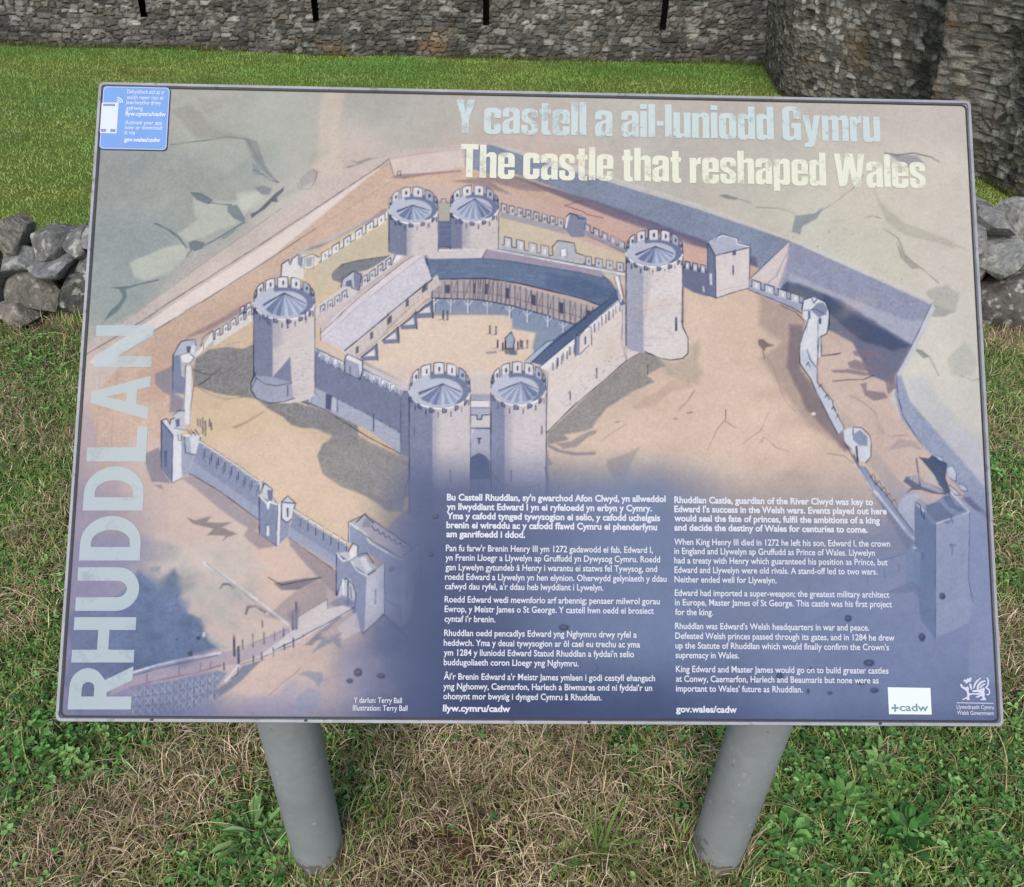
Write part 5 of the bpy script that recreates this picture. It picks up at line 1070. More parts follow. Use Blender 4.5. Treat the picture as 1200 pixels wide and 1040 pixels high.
# individual weeds and the tuft between the posts
def weed(px, py, nl, ln, wr, label, tones, seed, ragged=False):
    global RG
    RG = np.random.default_rng(seed); c = at(px, py); az = np.linspace(0, 2*math.pi, nl, endpoint=False)+RG.normal(0, .25, nl)
    r0 = RG.uniform(.0, .032, nl); lnn = RG.uniform(.65, 1.1, nl)*ln; x, y = c[0]+np.cos(az)*r0, c[1]+np.sin(az)*r0
    V, F4, C = leaves(x, y, ground_z(x, y)+RG.uniform(.006, .03, nl), lnn, lnn*wr*RG.uniform(.8, 1.2, nl), RG.uniform(.15, .8, nl), pick(tones, nl, .3)*1.1, az)
    V = V-np.array([c[0], c[1], 0])
    o = link('broadleaf_weed', arrays_mesh('broadleaf_weed', V, F4, None, C), m_grass); o.location = (c[0], c[1], 0)
    return tag(o, label, 'weed', 'broad leaved weeds in the near grass')
TW = [(84, 122, 62), (70, 108, 54), (98, 136, 74)]
weed(298, 985, 22, .062, .22, 'ragged long leaved weed just left of the left post foot', [(112, 138, 92), (96, 124, 76), (128, 150, 104)], 71)
weed(985, 950, 26, .036, .60, 'bright green broad leaved weed right of the right post', TW, 72)
weed(1060, 985, 30, .038, .58, 'dark green broad leaved weed nearest the lower right corner', [(56, 98, 46), (66, 108, 56)], 73)
weed(925, 985, 24, .032, .66, 'round leaved weed close against the right post foot', TW, 74)
weed(1025, 905, 22, .032, .5, 'pale green weed under the lower right part of the board', [(108, 138, 84), (92, 126, 70)], 75)
RG = np.random.default_rng(80); c = at(703, 1003); n = 46; x = c[0]+RG.normal(0, .012, n); y = c[1]+RG.normal(0, .012, n)
V, F4, F3, C = blades(x, y, RG.uniform(.07, .15, n), RG.uniform(.003, .0055, n), RG.uniform(.35, 1.1, n), pick([(84, 116, 52), (104, 136, 66), (122, 146, 78)], n), pick([(112, 140, 72), (130, 150, 84)], n), seg=4, curl=.5)
o = link('grass_tuft', arrays_mesh('grass_tuft', V-np.array([c[0], c[1], 0]), F4, F3, C), m_grass); o.location = (c[0], c[1], 0)
tag(o, 'tuft of long bright green grass blades in the dry straw between the posts', 'grass tuft')

# ================================================================ THE BOARD
board = tag(empty('information_board', (0, .219*W, 0)), 'wide tilted information board with a castle picture standing on two round grey posts', 'information board')
OFF = np.array([0, -.219*W, 0])
def on_panel(u, v, h=0.):
    """panel millimetres (u right, v down from the top edge), h metres above the print -> world, relative to the board"""
    a = (NY-v)/NY*PH; u = np.asarray(u, float)
    return np.stack([u/NX*W-W/2+0*a, a*_c-h*_s, GZ+a*_s+h*_c], -1)+OFF

m_frame = material('painted_aluminium', .42, base=(160, 163, 170)); noise_mul(m_frame, 30, .80, 1.08); spots(m_frame, 70, .66, (104, 104, 104), .04, .6)
m_gasket = material('black_gasket', .6, base=(40, 40, 48))
m_post = material('weathered_grey_post', .62, base=(146, 152, 155), spec=.35); noise_mul(m_post, 6, .88, 1.08, 5); noise_mul(m_post, 55, .94, 1.05, 4); spots(m_post, 60, .70, (186, 187, 182), .03, .7); spots(m_post, 90, .73, (80, 80, 76), .03, .6); bump(m_post, 120, .12, .004)
def mud(m):
    n = m.node_tree; b = n.nodes['Principled BSDF']; tc = nd(m, 'ShaderNodeTexCoord'); sx = nd(m, 'ShaderNodeSeparateXYZ'); nz = nd(m, 'ShaderNodeTexNoise'); nz.inputs['Scale'].default_value = 38; nz.inputs['Detail'].default_value = 6
    n.links.new(tc.outputs['Object'], sx.inputs[0]); n.links.new(tc.outputs['Object'], nz.inputs['Vector'])
    mr = nd(m, 'ShaderNodeMapRange'); mr.inputs['From Min'].default_value = .0; mr.inputs['From Max'].default_value = .13; mr.inputs['To Min'].default_value = .34; mr.inputs['To Max'].default_value = .70; n.links.new(sx.outputs['Z'], mr.inputs['Value'])
    gt = nd(m, 'ShaderNodeMath', operation='SUBTRACT'); n.links.new(nz.outputs['Fac'], gt.inputs[0]); n.links.new(mr.outputs['Result'], gt.inputs[1])
    m2 = nd(m, 'ShaderNodeMapRange'); m2.inputs['From Max'].default_value = .08; m2.inputs['To Max'].default_value = .75; n.links.new(gt.outputs[0], m2.inputs['Value'])
    mx = nd(m, 'ShaderNodeMix', data_type='RGBA'); n.links.new(b.inputs['Base Color'].links[0].from_socket, mx.inputs['A']); mx.inputs['B'].default_value = (*lin((98, 92, 78)), 1)
    n.links.new(m2.outputs['Result'], mx.inputs['Factor']); n.links.new(mx.outputs['Result'], b.inputs['Base Color'])
mud(m_post)
for ax in (-.349, .360):
    bm = bmesh.new(); r = .0476; n = 64; hs = [-.1, 0, .02, .2, .4, .6]; cols = []
    for h in hs+[None]:
        ring = []
        for i in range(n):
            a = 2*math.pi*i/n; x0, y0 = r*math.cos(a), r*math.sin(a)
            z = h if h is not None else GZ+(y0+.219*W)*_s/_c-.020/_c
            ring.append(bm.verts.new((x0, y0, z)))
        cols.append(ring)
    for a, b in zip(cols[:-1], cols[1:]):
        for i in range(n): bm.faces.new((a[i], a[(i+1) % n], b[(i+1) % n], b[i])).smooth = True
    bm.faces.new(cols[-1])
    me = bpy.data.meshes.new('post'); bm.to_mesh(me); bm.free(); o = link('post', me, m_post, board); o.location = (ax*W, 0, 0)

# tray behind and raised rim round the print
def ring_loop(u0, v0, u1, v1, rad, n=6):
    P = []
    for cx, cy, a0 in ((u1-rad, v0+rad, -90), (u1-rad, v1-rad, 0), (u0+rad, v1-rad, 90), (u0+rad, v0+rad, 180)):
        for i in range(n+1):
            a = math.radians(a0+90*i/n); P.append((cx+rad*math.cos(a), cy+rad*math.sin(a)))
    return np.array(P)
def rim(loops, hs, mats, name):
    V = []; F = []; n = len(loops[0])
    for L, h in zip(loops, hs): V.append(on_panel(L[:, 0], L[:, 1], h))
    V = np.concatenate(V)
    for j in range(len(loops)-1):
        for i in range(n): F.append((j*n+i, j*n+(i+1) % n, (j+1)*n+(i+1) % n, (j+1)*n+i))
    return V, np.array(F)
o0 = ring_loop(0, 0, NX, NY, 6.5); o1 = ring_loop(.8, .8, NX-.8, NY-.8, 6); i1 = ring_loop(3.9, 3.9, NX-3.9, NY-3.9, 4); i2 = ring_loop(4.6, 4.6, NX-4.6, NY-4.6, 3.6)
V, F = rim([ring_loop(30, 30, NX-30, NY-30, 6), ring_loop(2, 2, NX-2, NY-2, 8), o0, o0, o1, i1, i2], [-.020, -.020, -.016, .0012, .0028, .0028, -.001], None, 'frame')
back = np.arange(len(o0)); me = arrays_mesh('frame', V, F, smooth=False)
link('frame', me, m_frame, board)
b = ring_loop(28, 28, NX-28, NY-28, 6); bm = bmesh.new(); bm.faces.new([bm.verts.new(p) for p in on_panel(b[:, 0], b[:, 1], -.0195)]); me = bpy.data.meshes.new('back_plate'); bm.to_mesh(me); bm.free(); link('back_plate', me, m_frame, board)
V, F = rim([ring_loop(4.7, 4.7, NX-4.7, NY-4.7, 5.6), ring_loop(6.6, 6.6, NX-6.6, NY-6.6, 5)], [.0004, .0004], None, 'gasket'); link('gasket', arrays_mesh('gasket', V, F), m_gasket, board)
for px in (179, 359, 690, 1030):
    u = mm([(px, 846)])[0, 0]; q = ring_loop(u-2, NY-4.4, u+2, NY-1.6, 1.2, 3); bm = bmesh.new(); bm.faces.new([bm.verts.new(p) for p in on_panel(q[:, 0], q[:, 1], .0031)]); me = bpy.data.meshes.new('drain_slot'); bm.to_mesh(me); bm.free(); link('drain_slot', me, m_gasket, board)

# the print itself: a fine flat sheet whose points carry the printed colours
pu, pv = np.meshgrid(np.arange(CW)*1., np.arange(CH)*1.); pu = pu.ravel(); pv = pv.ravel()
pu2 = 2+pu*(NX-4)/NX; pv2 = 2+pv*(NY-4)/NY
iu = np.clip(np.round(pu2).astype(int), 0, NX); iv = np.clip(np.round(pv2).astype(int), 0, NY)
ink = np.maximum(lin(CAN[iv, iu])*PRINT_GAIN-.022, .004)
F = grid_faces(CW, CH)[:, ::-1]
m_print = material('laminated_print', .42, attr=True, spec=.14); noise_mul(m_print, 9, .97, 1.03); 
display = link('display_panel', arrays_mesh('display_panel', on_panel(pu2, pv2), F, colr=ink), m_print, board)

# ---- lettering
def flat_text(body, offset=0., xs=1.):
    """outline of a line of text as triangles in font units, baseline at y = 0"""
    cu = bpy.data.curves.new('t', 'FONT'); cu.body = body; cu.size = 1.; cu.resolution_u = 3
    if not xs == 1. or offset:
        ob = bpy.data.objects.new('t', cu); COL.objects.link(ob); bpy.context.view_layer.update()
        dg = bpy.context.evaluated_depsgraph_get(); c2 = ob.to_curve(dg).copy(); COL.objects.unlink(ob); bpy.data.objects.remove(ob)
        c2.transform(Matrix.Diagonal((xs, 1, 1, 1))); c2.dimensions = '2D'; c2.fill_mode = 'BOTH'; c2.offset = offset; c2.resolution_u = 3; cu = c2
    ob = bpy.data.objects.new('t', cu); COL.objects.link(ob); bpy.context.view_layer.update()
    dg = bpy.context.evaluated_depsgraph_get(); me = bpy.data.meshes.new_from_object(ob.evaluated_get(dg))
    COL.objects.unlink(ob); bpy.data.objects.remove(ob)
    V = np.array([v.co[:2] for v in me.vertices]); F = []
    me.calc_loop_triangles(); F = np.array([t.vertices[:] for t in me.loop_triangles]); bpy.data.meshes.remove(me)
    return V, F
CAPH = flat_text('H')[0][:, 1].max(); XH = flat_text('x')[0][:, 1].max()
def set_line(body, a, b, cap, offset=0., xs=1.):
    """fit a line of text between two layout points on its baseline; cap = capital height in layout units"""
    V, F = flat_text(body, offset, xs); p, q = mm([a, b]); t = mm([((a[0]+b[0])/2, (a[1]+b[1])/2-cap)])[0]-(p+q)/2
    x0, x1 = V[:, 0].min(), V[:, 0].max(); d = q-p; up = np.array([d[1], -d[0]])/np.linalg.norm(d)*np.linalg.norm(t)
    P = p+((V[:, 0]-x0)/(x1-x0))[:, None]*d+(V[:, 1]/CAPH)[:, None]*up
    return P, F
def letter_mesh(name, lines, mat, parent, h=.0006, label=None):
    Vs = []; Fs = []; n = 0
    for P, F in lines:
        Vs.append(on_panel(P[:, 0], P[:, 1], h)); F = F+n
        Fs.append(F); n += len(P)
    V = np.concatenate(Vs); F = np.concatenate(Fs); nrm = np.cross(V[F[:, 1]]-V[F[:, 0]], V[F[:, 2]]-V[F[:, 0]])
    fl = nrm@np.array([0, -_s, _c]) < 0; F[fl] = F[fl][:, ::-1]
    o = link(name, arrays_mesh(name, V, None, F), mat, parent); 
    if label: o['label'] = label
    return o
def ink_mat(name, c, alpha=1., worn=0., scale=40.):
    m = material(name, .45, base=c, spec=.14)
    if alpha < 1 or worn:
        n = m.node_tree; b = n.nodes['Principled BSDF']; tc = nd(m, 'ShaderNodeTexCoord'); nz = nd(m, 'ShaderNodeTexNoise'); nz.inputs['Scale'].default_value = scale; nz.inputs['Detail'].default_value = 8; nz.inputs['Roughness'].default_value = .75
        n.links.new(tc.outputs['Object'], nz.inputs['Vector']); mr = nd(m, 'ShaderNodeMapRange'); mr.inputs['From Min'].default_value = .36; mr.inputs['From Max'].default_value = .47
        mr.inputs['To Min'].default_value = alpha-worn; mr.inputs['To Max'].default_value = alpha
        n.links.new(nz.outputs['Fac'], mr.inputs['Value']); n.links.new(mr.outputs['Result'], b.inputs['Alpha'])
    return m
m_white = ink_mat('white_ink', (206, 210, 222)); m_title1 = ink_mat('pale_blue_ink', (200, 216, 217), .84, .45); m_title2 = ink_mat('cream_ink', (226, 228, 210), .88, .45); m_name = ink_mat('translucent_pale_ink', (196, 212, 217), .66, .18, 14.)
BOLD, REG = .034, .016
CY = [("Bu Castell Rhuddlan, sy'n gwarchod Afon Clwyd, yn allweddol", 523.7, 586.5, 780, 588.5, 1), ("yn llwyddiant Edward I yn ei ryfeloedd yn erbyn y Cymry.", 523.5, 597.5, 764, 599.5, 1), ("Yma y cafodd tynged tywysogion ei selio, y cafodd uchelgais", 523.5, 608.3, 773.5, 610.8, 1), ("brenin ei wireddu ac y cafodd ffawd Cymru ei phenderfynu", 523, 619, 770, 621.5, 1), ("am ganrifoedd i ddod.", 523, 629.5, 615.5, 630.4, 1),
      ("Pan fu farw'r Brenin Henry III ym 1272 gadawodd ei fab, Edward I,", 522.5, 646, 765, 648.3, 0), ("yn Frenin Lloegr a Llywelyn ap Gruffudd yn Dywysog Cymru. Roedd", 522, 657, 773.5, 659.3, 0), ("gan Lywelyn gytundeb \u00e2 Henry i warantu ei statws fel Tywysog, ond", 522, 668.3, 770, 670.5, 0), ("roedd Edward a Llywelyn yn hen elynion. Oherwydd gelyniaeth y ddau", 521.5, 679.5, 781, 682, 0), ("cafwyd dau ryfel, a'r ddau heb lwyddiant i Lywelyn.", 521.5, 690.7, 707, 692.3, 0),
      ("Roedd Edward wedi mewnforio arf arbennig; pensaer milwrol gorau", 521, 706, 773, 708.4, 0), ("Ewrop, y Meistr James o St George. Y castell hwn oedd ei brosiect", 521, 717.3, 766, 719.5, 0), ("cyntaf i'r brenin.", 521, 728.8, 580.5, 729.4, 0),
      ("Rhuddlan oedd pencadlys Edward yng Nghymru drwy ryfel a", 520.5, 745.3, 746, 747.4, 0), ("heddwch. Yma y deuai tywysogion ar \u00f4l cael eu trechu ac yma", 520, 756.8, 750, 758.9, 0), ("ym 1284 y lluniodd Edward Statud Rhuddlan a fyddai'n selio", 520, 768.3, 743, 770.3, 0), ("buddugoliaeth coron Lloegr yng Nghymru.", 520, 779.6, 678, 781, 0),
      ("\u00c2i'r Brenin Edward a'r Meistr James ymlaen i godi cestyll ehangach", 520, 796.3, 767.5, 798.4, 0), ("yng Nghonwy, Caernarfon, Harlech a Biwmares ond ni fyddai'r un", 519.5, 807.8, 764, 809.8, 0), ("ohonynt mor bwysig i dynged Cymru \u00e2 Rhuddlan.", 519.5, 819.4, 705, 820.9, 0), ("llyw.cymru/cadw", 519, 833.5, 598, 834.4, 1)]
EN = [("Rhuddlan Castle, guardian of the River Clwyd was key to", 790, 589.6, 1023, 592.2, 1), ("Edward I's success in the Welsh wars. Events played out here", 790, 600.3, 1039, 603, 1), ("would seal the fate of princes, fulfil the ambitions of a king", 790, 611, 1031, 613.8, 1), ("and decide the destiny of Wales for centuries to come.", 790, 621.8, 1016.5, 624.4, 1),
      ("When King Henry III died in 1272 he left his son, Edward I, the crown", 790, 638.6, 1043, 640.9, 0), ("in England and Llywelyn ap Gruffudd as Prince of Wales. Llywelyn", 790, 649.4, 1025, 651.6, 0), ("had a treaty with Henry which guaranteed his position as Prince, but", 790, 660.4, 1040, 662.6, 0), ("Edward and Llywelyn were old rivals. A stand-off led to two wars.", 790.3, 671.4, 1028, 673.6, 0), ("Neither ended well for Llywelyn.", 790.3, 682.6, 910, 683.7, 0),
      ("Edward had imported a super-weapon; the greatest military architect", 790.6, 698.3, 1042, 700.6, 0), ("in Europe, Master James of St George. This castle was his first project", 790.8, 709.5, 1045, 711.8, 0), ("for the king.", 791, 720.8, 835.5, 721.2, 0),
      ("Rhuddlan was Edward's Welsh headquarters in war and peace.", 791, 737.2, 1018.5, 739.2, 0), ("Defeated Welsh princes passed through its gates, and in 1284 he drew", 791.2, 748.7, 1048, 751, 0), ("up the Statute of Rhuddlan which would finally confirm the Crown's", 791.4, 760, 1041.5, 762.2, 0), ("supremacy in Wales.", 791.5, 771.2, 866, 771.8, 0),
      ("King Edward and Master James would go on to build greater castles", 792, 787.6, 1041, 789.6, 0), ("at Conwy, Caernarfon, Harlech and Beaumaris but none were as", 792, 799, 1029.5, 801, 0), ("important to Wales' future as Rhuddlan.", 792, 810.4, 940.5, 811.6, 0), ("gov.wales/cadw", 792, 834.6, 863.5, 835.3, 1)]
def column(lines): return [set_line(t, (x0, y0), (x1, y1), 7.3 if bd else 7.2, BOLD if bd else REG, .999) for t, x0, y0, x1, y1, bd in lines]
def breaks(lines): return (lines[:5], lines[5:10], lines[10:13], lines[13:17], lines[17:20], lines[20:]) if len(lines) == 21 else (lines[:4], lines[4:9], lines[9:12], lines[12:16], lines[16:19], lines[19:])
for L in (CY, EN):
    for para in breaks(L): letter_mesh('text_paragraph', column(para), m_white, display)
letter_mesh('picture_credit', [set_line("Y darlun: Terry Ball", (414.5, 823.6), (471, 824.1), 6.3, .01, .999), set_line("Illustration: Terry Ball", (413.5, 832.6), (477.5, 833.2), 6.3, .01, .999)], m_white, display)

# condensed headline letters, cut as outlines in a box 0..w by 0..1 (x-height .76, stem .30)
def arc(cx, cy, rx, ry, a0, a1, n=7): return [(cx+rx*math.cos(math.radians(a0+(a1-a0)*i/n)), cy+ry*math.sin(math.radians(a0+(a1-a0)*i/n))) for i in range(n+1)]
def rr_(x0, y0, x1, y1, r, ry=None): ry = ry or r; return arc(x1-r, y1-ry, r, ry, 90, 0)+arc(x1-r, y0+ry, r, ry, 0, -90)+arc(x0+r, y0+ry, r, ry, -90, -180)+arc(x0+r, y1-ry, r, ry, 180, 90)
def box(x0, y0, x1, y1): return [(x0, y0), (x1, y0), (x1, y1), (x0, y1)]
X_ = .76
GL = {
 'l': (.155, [box(0, 0, .155, 1)]), 'i': (.155, [box(0, 0, .155, .78), box(0, .85, .155, 1)]), '-': (.16, [box(0, .33, .16, .47)]),
 'o': (.40, [rr_(0, -.02, .40, X_+.02, .14), rr_(.165, .12, .235, .62, .035)]),
 'c': (.39, [arc(.14, X_-.12, .14, .14, 180, 90)+arc(.25, X_-.12, .14, .14, 90, 0)+[(.39, .47), (.235, .47), (.235, .58)]+arc(.20, .595, .035, .035, 0, 180)+[(.165, .15)]+arc(.20, .15, .035, .035, 180, 360)+[(.235, .30), (.39, .30)]+arc(.25, .12, .14, .14, 0, -90)+arc(.14, .12, .14, .14, -90, -180)]),
 'e': (.40, [rr_(0, -.02, .40, X_+.02, .14), ], ),
 'n': (.40, [[(0, 0), (.155, 0), (.155, .58)]+arc(.20, .60, .045, .04, 180, 0)+[(.245, 0), (.40, 0), (.40, .66)]+arc(.30, .66, .10, .12, 0, 90)+[(.22, .77), (.155, .70), (.155, X_), (0, X_)]]),
 'h': (.40, [[(0, 0), (.155, 0), (.155, .58)]+arc(.20, .60, .045, .04, 180, 0)+[(.245, 0), (.40, 0), (.40, .66)]+arc(.30, .66, .10, .12, 0, 90)+[(.22, .77), (.155, .70), (.155, 1), (0, 1)]]),
 'u': (.40, [[(0, X_), (0, .10)]+arc(.10, .10, .10, .12, 180, 270)+[(.18, -.02), (.245, .06), (.245, 0), (.40, 0), (.40, X_), (.245, X_), (.245, .16)]+arc(.20, .16, .045, .04, 0, -180)+[(.155, X_)]]),
 'm': (.62, [[(0, 0), (.15, 0), (.15, .58)]+arc(.1925, .60, .0425, .04, 180, 0)+[(.235, 0), (.385, 0), (.385, .58)]+arc(.4275, .60, .0425, .04, 180, 0)+[(.47, 0), (.62, 0), (.62, .66)]+arc(.53, .66, .09, .12, 0, 90)+[(.46, .78), (.385, .70), (.36, .76), (.25, .78), (.15, .70), (.15, X_), (0, X_)]]),
 'r': (.27, [[(0, 0), (.155, 0), (.155, .50), (.19, .57), (.27, .58), (.27, .78), (.21, .77), (.155, .68), (.155, X_), (0, X_)]]),
 't': (.26, [[(.045, .62), (0, .62), (0, .76), (.045, .76), (.045, .95), (.20, .95), (.20, .76), (.26, .76), (.26, .62), (.20, .62), (.20, .15), (.22, .12), (.26, .12), (.26, -.01), (.14, -.02), (.07, .01), (.045, .08)]]),
 'd': (.40, [[(.40, 1), (.245, 1), (.245, .72), (.17, .78)]+arc(.10, .66, .10, .12, 90, 180)+arc(.10, .10, .10, .12, 180, 270)+[(.17, -.02), (.245, .05), (.245, 0), (.40, 0)], rr_(.16, .13, .24, .62, .035)]),
 'p': (.40, [[(0, -.2), (.155, -.2), (.155, .04), (.23, -.02)]+arc(.30, .10, .10, .12, 270, 360)+arc(.30, .66, .10, .12, 0, 90)+[(.23, .78), (.155, .71), (.155, X_), (0, X_)], rr_(.16, .13, .24, .62, .035)]),
 'y': (.42, [[(0, X_), (.15, X_), (.215, .28), (.27, X_), (.42, X_), (.29, -.06)]+arc(.17, -.06, .12, .15, 0, -90, 4)+[(.04, -.21), (.04, -.08), (.11, -.08), (.14, -.02)]]),
 'a': (.40, [[(0, .50), (.15, .50), (.15, .60)]+arc(.1975, .60, .0475, .04, 180, 0)+[(.245, .50), (.16, .455), (.05, .40), (0, .30), (0, .10)]+arc(.09, .10, .09, .12, 180, 270)+[(.17, -.02), (.245, .06), (.255, 0), (.40, 0), (.40, .62)]+arc(.26, .64, .14, .14, 0, 90)+arc(.14, .64, .14, .14, 90, 180), [(.245, .40), (.245, .15), (.20, .12), (.155, .16), (.155, .30), (.18, .36)]]),
 's': (.38, [[(.38, .50), (.235, .50), (.235, .59)]+arc(.19, .60, .045, .045, 0, 180)+[(.145, .54), (.18, .48), (.33, .37), (.38, .28), (.38, .12)]+arc(.24, .12, .14, .14, 0, -90)+arc(.14, .12, .14, .14, -90, -180)+[(0, .28), (.145, .28), (.145, .16)]+arc(.19, .155, .045, .045, 180, 360)+[(.235, .22), (.20, .28), (.05, .38), (0, .47), (0, .64)]+arc(.14, .64, .14, .14, 180, 90)+arc(.24, .64, .14, .14, 90, 0)]),
 'Y': (.44, [[(0, 1), (.165, 1), (.22, .60), (.275, 1), (.44, 1), (.30, .40), (.30, 0), (.14, 0), (.14, .40)]]),
 'T': (.42, [[(0, 1), (.42, 1), (.42, .84), (.29, .84), (.29, 0), (.13, 0), (.13, .84), (0, .84)]]),
 'W': (.74, [[(0, 1), (.15, 1), (.20, .42), (.28, 1), (.46, 1), (.54, .42), (.59, 1), (.74, 1), (.62, 0), (.45, 0), (.37, .55), (.29, 0), (.12, 0)]]),
 'G': (.43, [arc(.15, .86, .15, .16, 180, 90)+arc(.28, .86, .15, .16, 90, 0)+[(.43, .64), (.265, .64), (.265, .82)]+arc(.215, .84, .05, .05, 0, 180)+[(.165, .16)]+arc(.215, .16, .05, .05, 180, 360)+[(.265, .36), (.21, .36), (.21, .52), (.43, .52), (.43, 0), (.31, 0), (.29, .05), (.22, -.02)]+arc(.13, .12, .13, .14, 270, 180)]),
}
GL['e'] = (.40, [[(.40, .34), (.155, .34), (.155, .15)]+arc(.20, .155, .045, .045, 180, 360)+[(.245, .26), (.40, .26), (.40, .12)]+arc(.26, .12, .14, .14, 0, -90)+arc(.14, .12, .14, .14, -90, -180)+arc(.14, .64, .14, .14, 180, 90)+arc(.26, .64, .14, .14, 90, 0), [(.155, .44), (.245, .44)]+arc(.20, .60, .045, .04, 0, 180)])
def fill_outlines(outs):
    cu = bpy.data.curves.new('g', 'CURVE'); cu.dimensions = '2D'; cu.fill_mode = 'BOTH'
    for o_ in outs:
        sp_ = cu.splines.new('POLY'); sp_.points.add(len(o_)-1); sp_.use_cyclic_u = True
        for q, p in zip(sp_.points, o_): q.co = (p[0], p[1], 0, 1)
    ob = bpy.data.objects.new('g', cu); COL.objects.link(ob); bpy.context.view_layer.update()
    me = bpy.data.meshes.new_from_object(ob.evaluated_get(bpy.context.evaluated_depsgraph_get())); COL.objects.unlink(ob); bpy.data.objects.remove(ob)
    V = np.array([v.co[:2] for v in me.vertices]); me.calc_loop_triangles(); F = np.array([t.vertices[:] for t in me.loop_triangles]); bpy.data.meshes.remove(me)
    return V, F
_glyph = {}
def headline(text, a, b, cap, gap=.035, space=.17):
    x = 0; Vs = []; Fs = []; n = 0; r = random.Random(len(text))
    for ch in text:
        if ch == ' ': x += space; continue
        w_, outs = GL[ch]
        if ch not in _glyph: _glyph[ch] = fill_outlines(outs)
        V, F = _glyph[ch]; Vs.append(V+np.array([x, r.uniform(-.012, .012)])); Fs.append(F+n); n += len(V); x += w_+gap
    V = np.concatenate(Vs); F = np.concatenate(Fs); p, q = mm([a, b]); t = mm([((a[0]+b[0])/2, (a[1]+b[1])/2-cap)])[0]-(p+q)/2
    d = q-p; up = np.array([d[1], -d[0]])/np.linalg.norm(d)*np.linalg.norm(t); x1 = V[:, 0].max()
    return p+(V[:, 0]/x1)[:, None]*d+V[:, 1][:, None]*up, F
letter_mesh('title_line', [headline('Y castell a ail-luniodd Gymru', (534, 156), (1031.5, 167), 38.5)], m_title1, display, .0008, 'pale blue Welsh title')
letter_mesh('title_line', [headline('The castle that reshaped Wales', (539.5, 208), (1084.5, 221), 38.5)], m_title2, display, .0008, 'cream English title')

# the place name up the left side: capitals drawn x along the reading direction, y = 0 baseline .. 1 cap height
s_ = .235
NAME = {'R': [[(0, 0), (.30, 0), (.30, .40), (.40, .40), (.68, 0), (1, 0), (.68, .44)]+arc(.52, .72, .44, .28, -50, 90, 10)+[(0, 1)], [(.30, .60), (.30, .80), (.46, .80)]+arc(.50, .70, .14, .10, 90, -90, 6)+[(.46, .60)]],
        'H': [[(0, 0), (.28, 0), (.28, .42), (.72, .42), (.72, 0), (1, 0), (1, 1), (.72, 1), (.72, .60), (.28, .60), (.28, 1), (0, 1)]],
        'U': [[(0, 1), (0, .40)]+arc(.5, .34, .5, .36, 180, 360, 14)+[(1, 1), (.69, 1), (.69, .36)]+arc(.5, .34, .19, .16, 360, 180, 8)+[(.31, 1)]],
        'D': [[(0, 0), (.36, 0)]+arc(.40, .5, .60, .5, -90, 90, 16)+[(0, 1)], [(.30, .18), (.30, .82), (.40, .82)]+arc(.42, .5, .27, .32, 90, -90, 12)],
        'L': [[(0, 0), (1, 0), (1, .17), (.40, .17), (.40, 1), (0, 1)]],
        'A': [[(0, 0), (.28, 0), (.36, .22), (.68, .22), (.76, 0), (1, 0), (.64, 1), (.38, 1)], [(.42, .40), (.62, .40), (.52, .74)]],
        'N': [[(0, 0), (.26, 0), (.26, .60), (.76, 0), (1, 0), (1, 1), (.74, 1), (.74, .40), (.26, 1), (0, 1)]]}
def side(y): t = (831.5-y)/(831.5-381.5); return 153.5+(180.5-153.5)*t, 79.5+(113.5-79.5)*t       # baseline x, cap-line x at that height
nm = []
for ch, y0, y1 in (('R', 831.5, 781), ('H', 776.5, 723.5), ('U', 716, 665), ('D', 657, 605), ('D', 598.5, 547), ('L', 541, 500), ('A', 492, 441), ('N', 430.5, 381.5)):
    V, F = fill_outlines(NAME[ch]); yy = y0+(y1-y0)*V[:, 0]; P = []
    for y_, v_ in zip(yy, V[:, 1]): bx, cx = side(y_); P.append((bx+(cx-bx)*v_, y_+.0*v_))
    nm.append((mm(P), F))
letter_mesh('place_name', nm, m_name, display, .0005)

# sticker for the phone app, top left
def px_poly(pts): return mm(pts)
def plate(name, pts, mat, parent, h, rad=None):
    q = mm(pts)
    if rad:
        u0, v0 = q.min(0); u1, v1 = q.max(0); q = ring_loop(u0, v0, u1, v1, rad, 5)
    V, F = fill_outlines([[(p[0], p[1]) for p in q]]); return letter_mesh(name, [(V, F)], mat, parent, h)
m_blue = ink_mat('blue_vinyl', (122, 162, 222)); noise_mul(m_blue, 20, .95, 1.04); m_blue2 = ink_mat('pale_blue_vinyl_edge', (176, 192, 232)); m_pale = ink_mat('white_vinyl', (212, 222, 238)); m_grey = ink_mat('grey_vinyl', (134, 150, 180)); m_line = ink_mat('dark_edge', (58, 66, 96))
q = mm([(116, 98.5), (199, 100), (196, 176.5), (114, 175)]); u0, v0 = 5.6, 5.2; u1 = q[1:3, 0].mean(); v1 = q[2:, 1].mean()
def rrect(name, a, b, c, d, rad, mat, parent, h):
    L = ring_loop(a, b, c, d, rad, 5); V, F = fill_outlines([[tuple(p) for p in L]]); return letter_mesh(name, [(V, F)], mat, parent, h)
rrect('sticker_shadow_edge', u0-.2, v0-.2, u1+1.2, v1+1.2, 5, m_line, display, .0005)
sticker = rrect('app_sticker', u0, v0, u1, v1, 5, m_blue2, board, .0010)
rrect('sticker_face', u0+1.4, v0+1.4, u1-1.4, v1-1.4, 4, m_blue, sticker, .0013)
q = mm([(119.5, 121), (139.5, 121.5), (137.5, 157), (118, 157)]); a, b_ = q.min(0), q.max(0)
rrect('phone_icon', a[0]+.5, a[1], b_[0], b_[1], 1.6, m_pale, sticker, .0016)
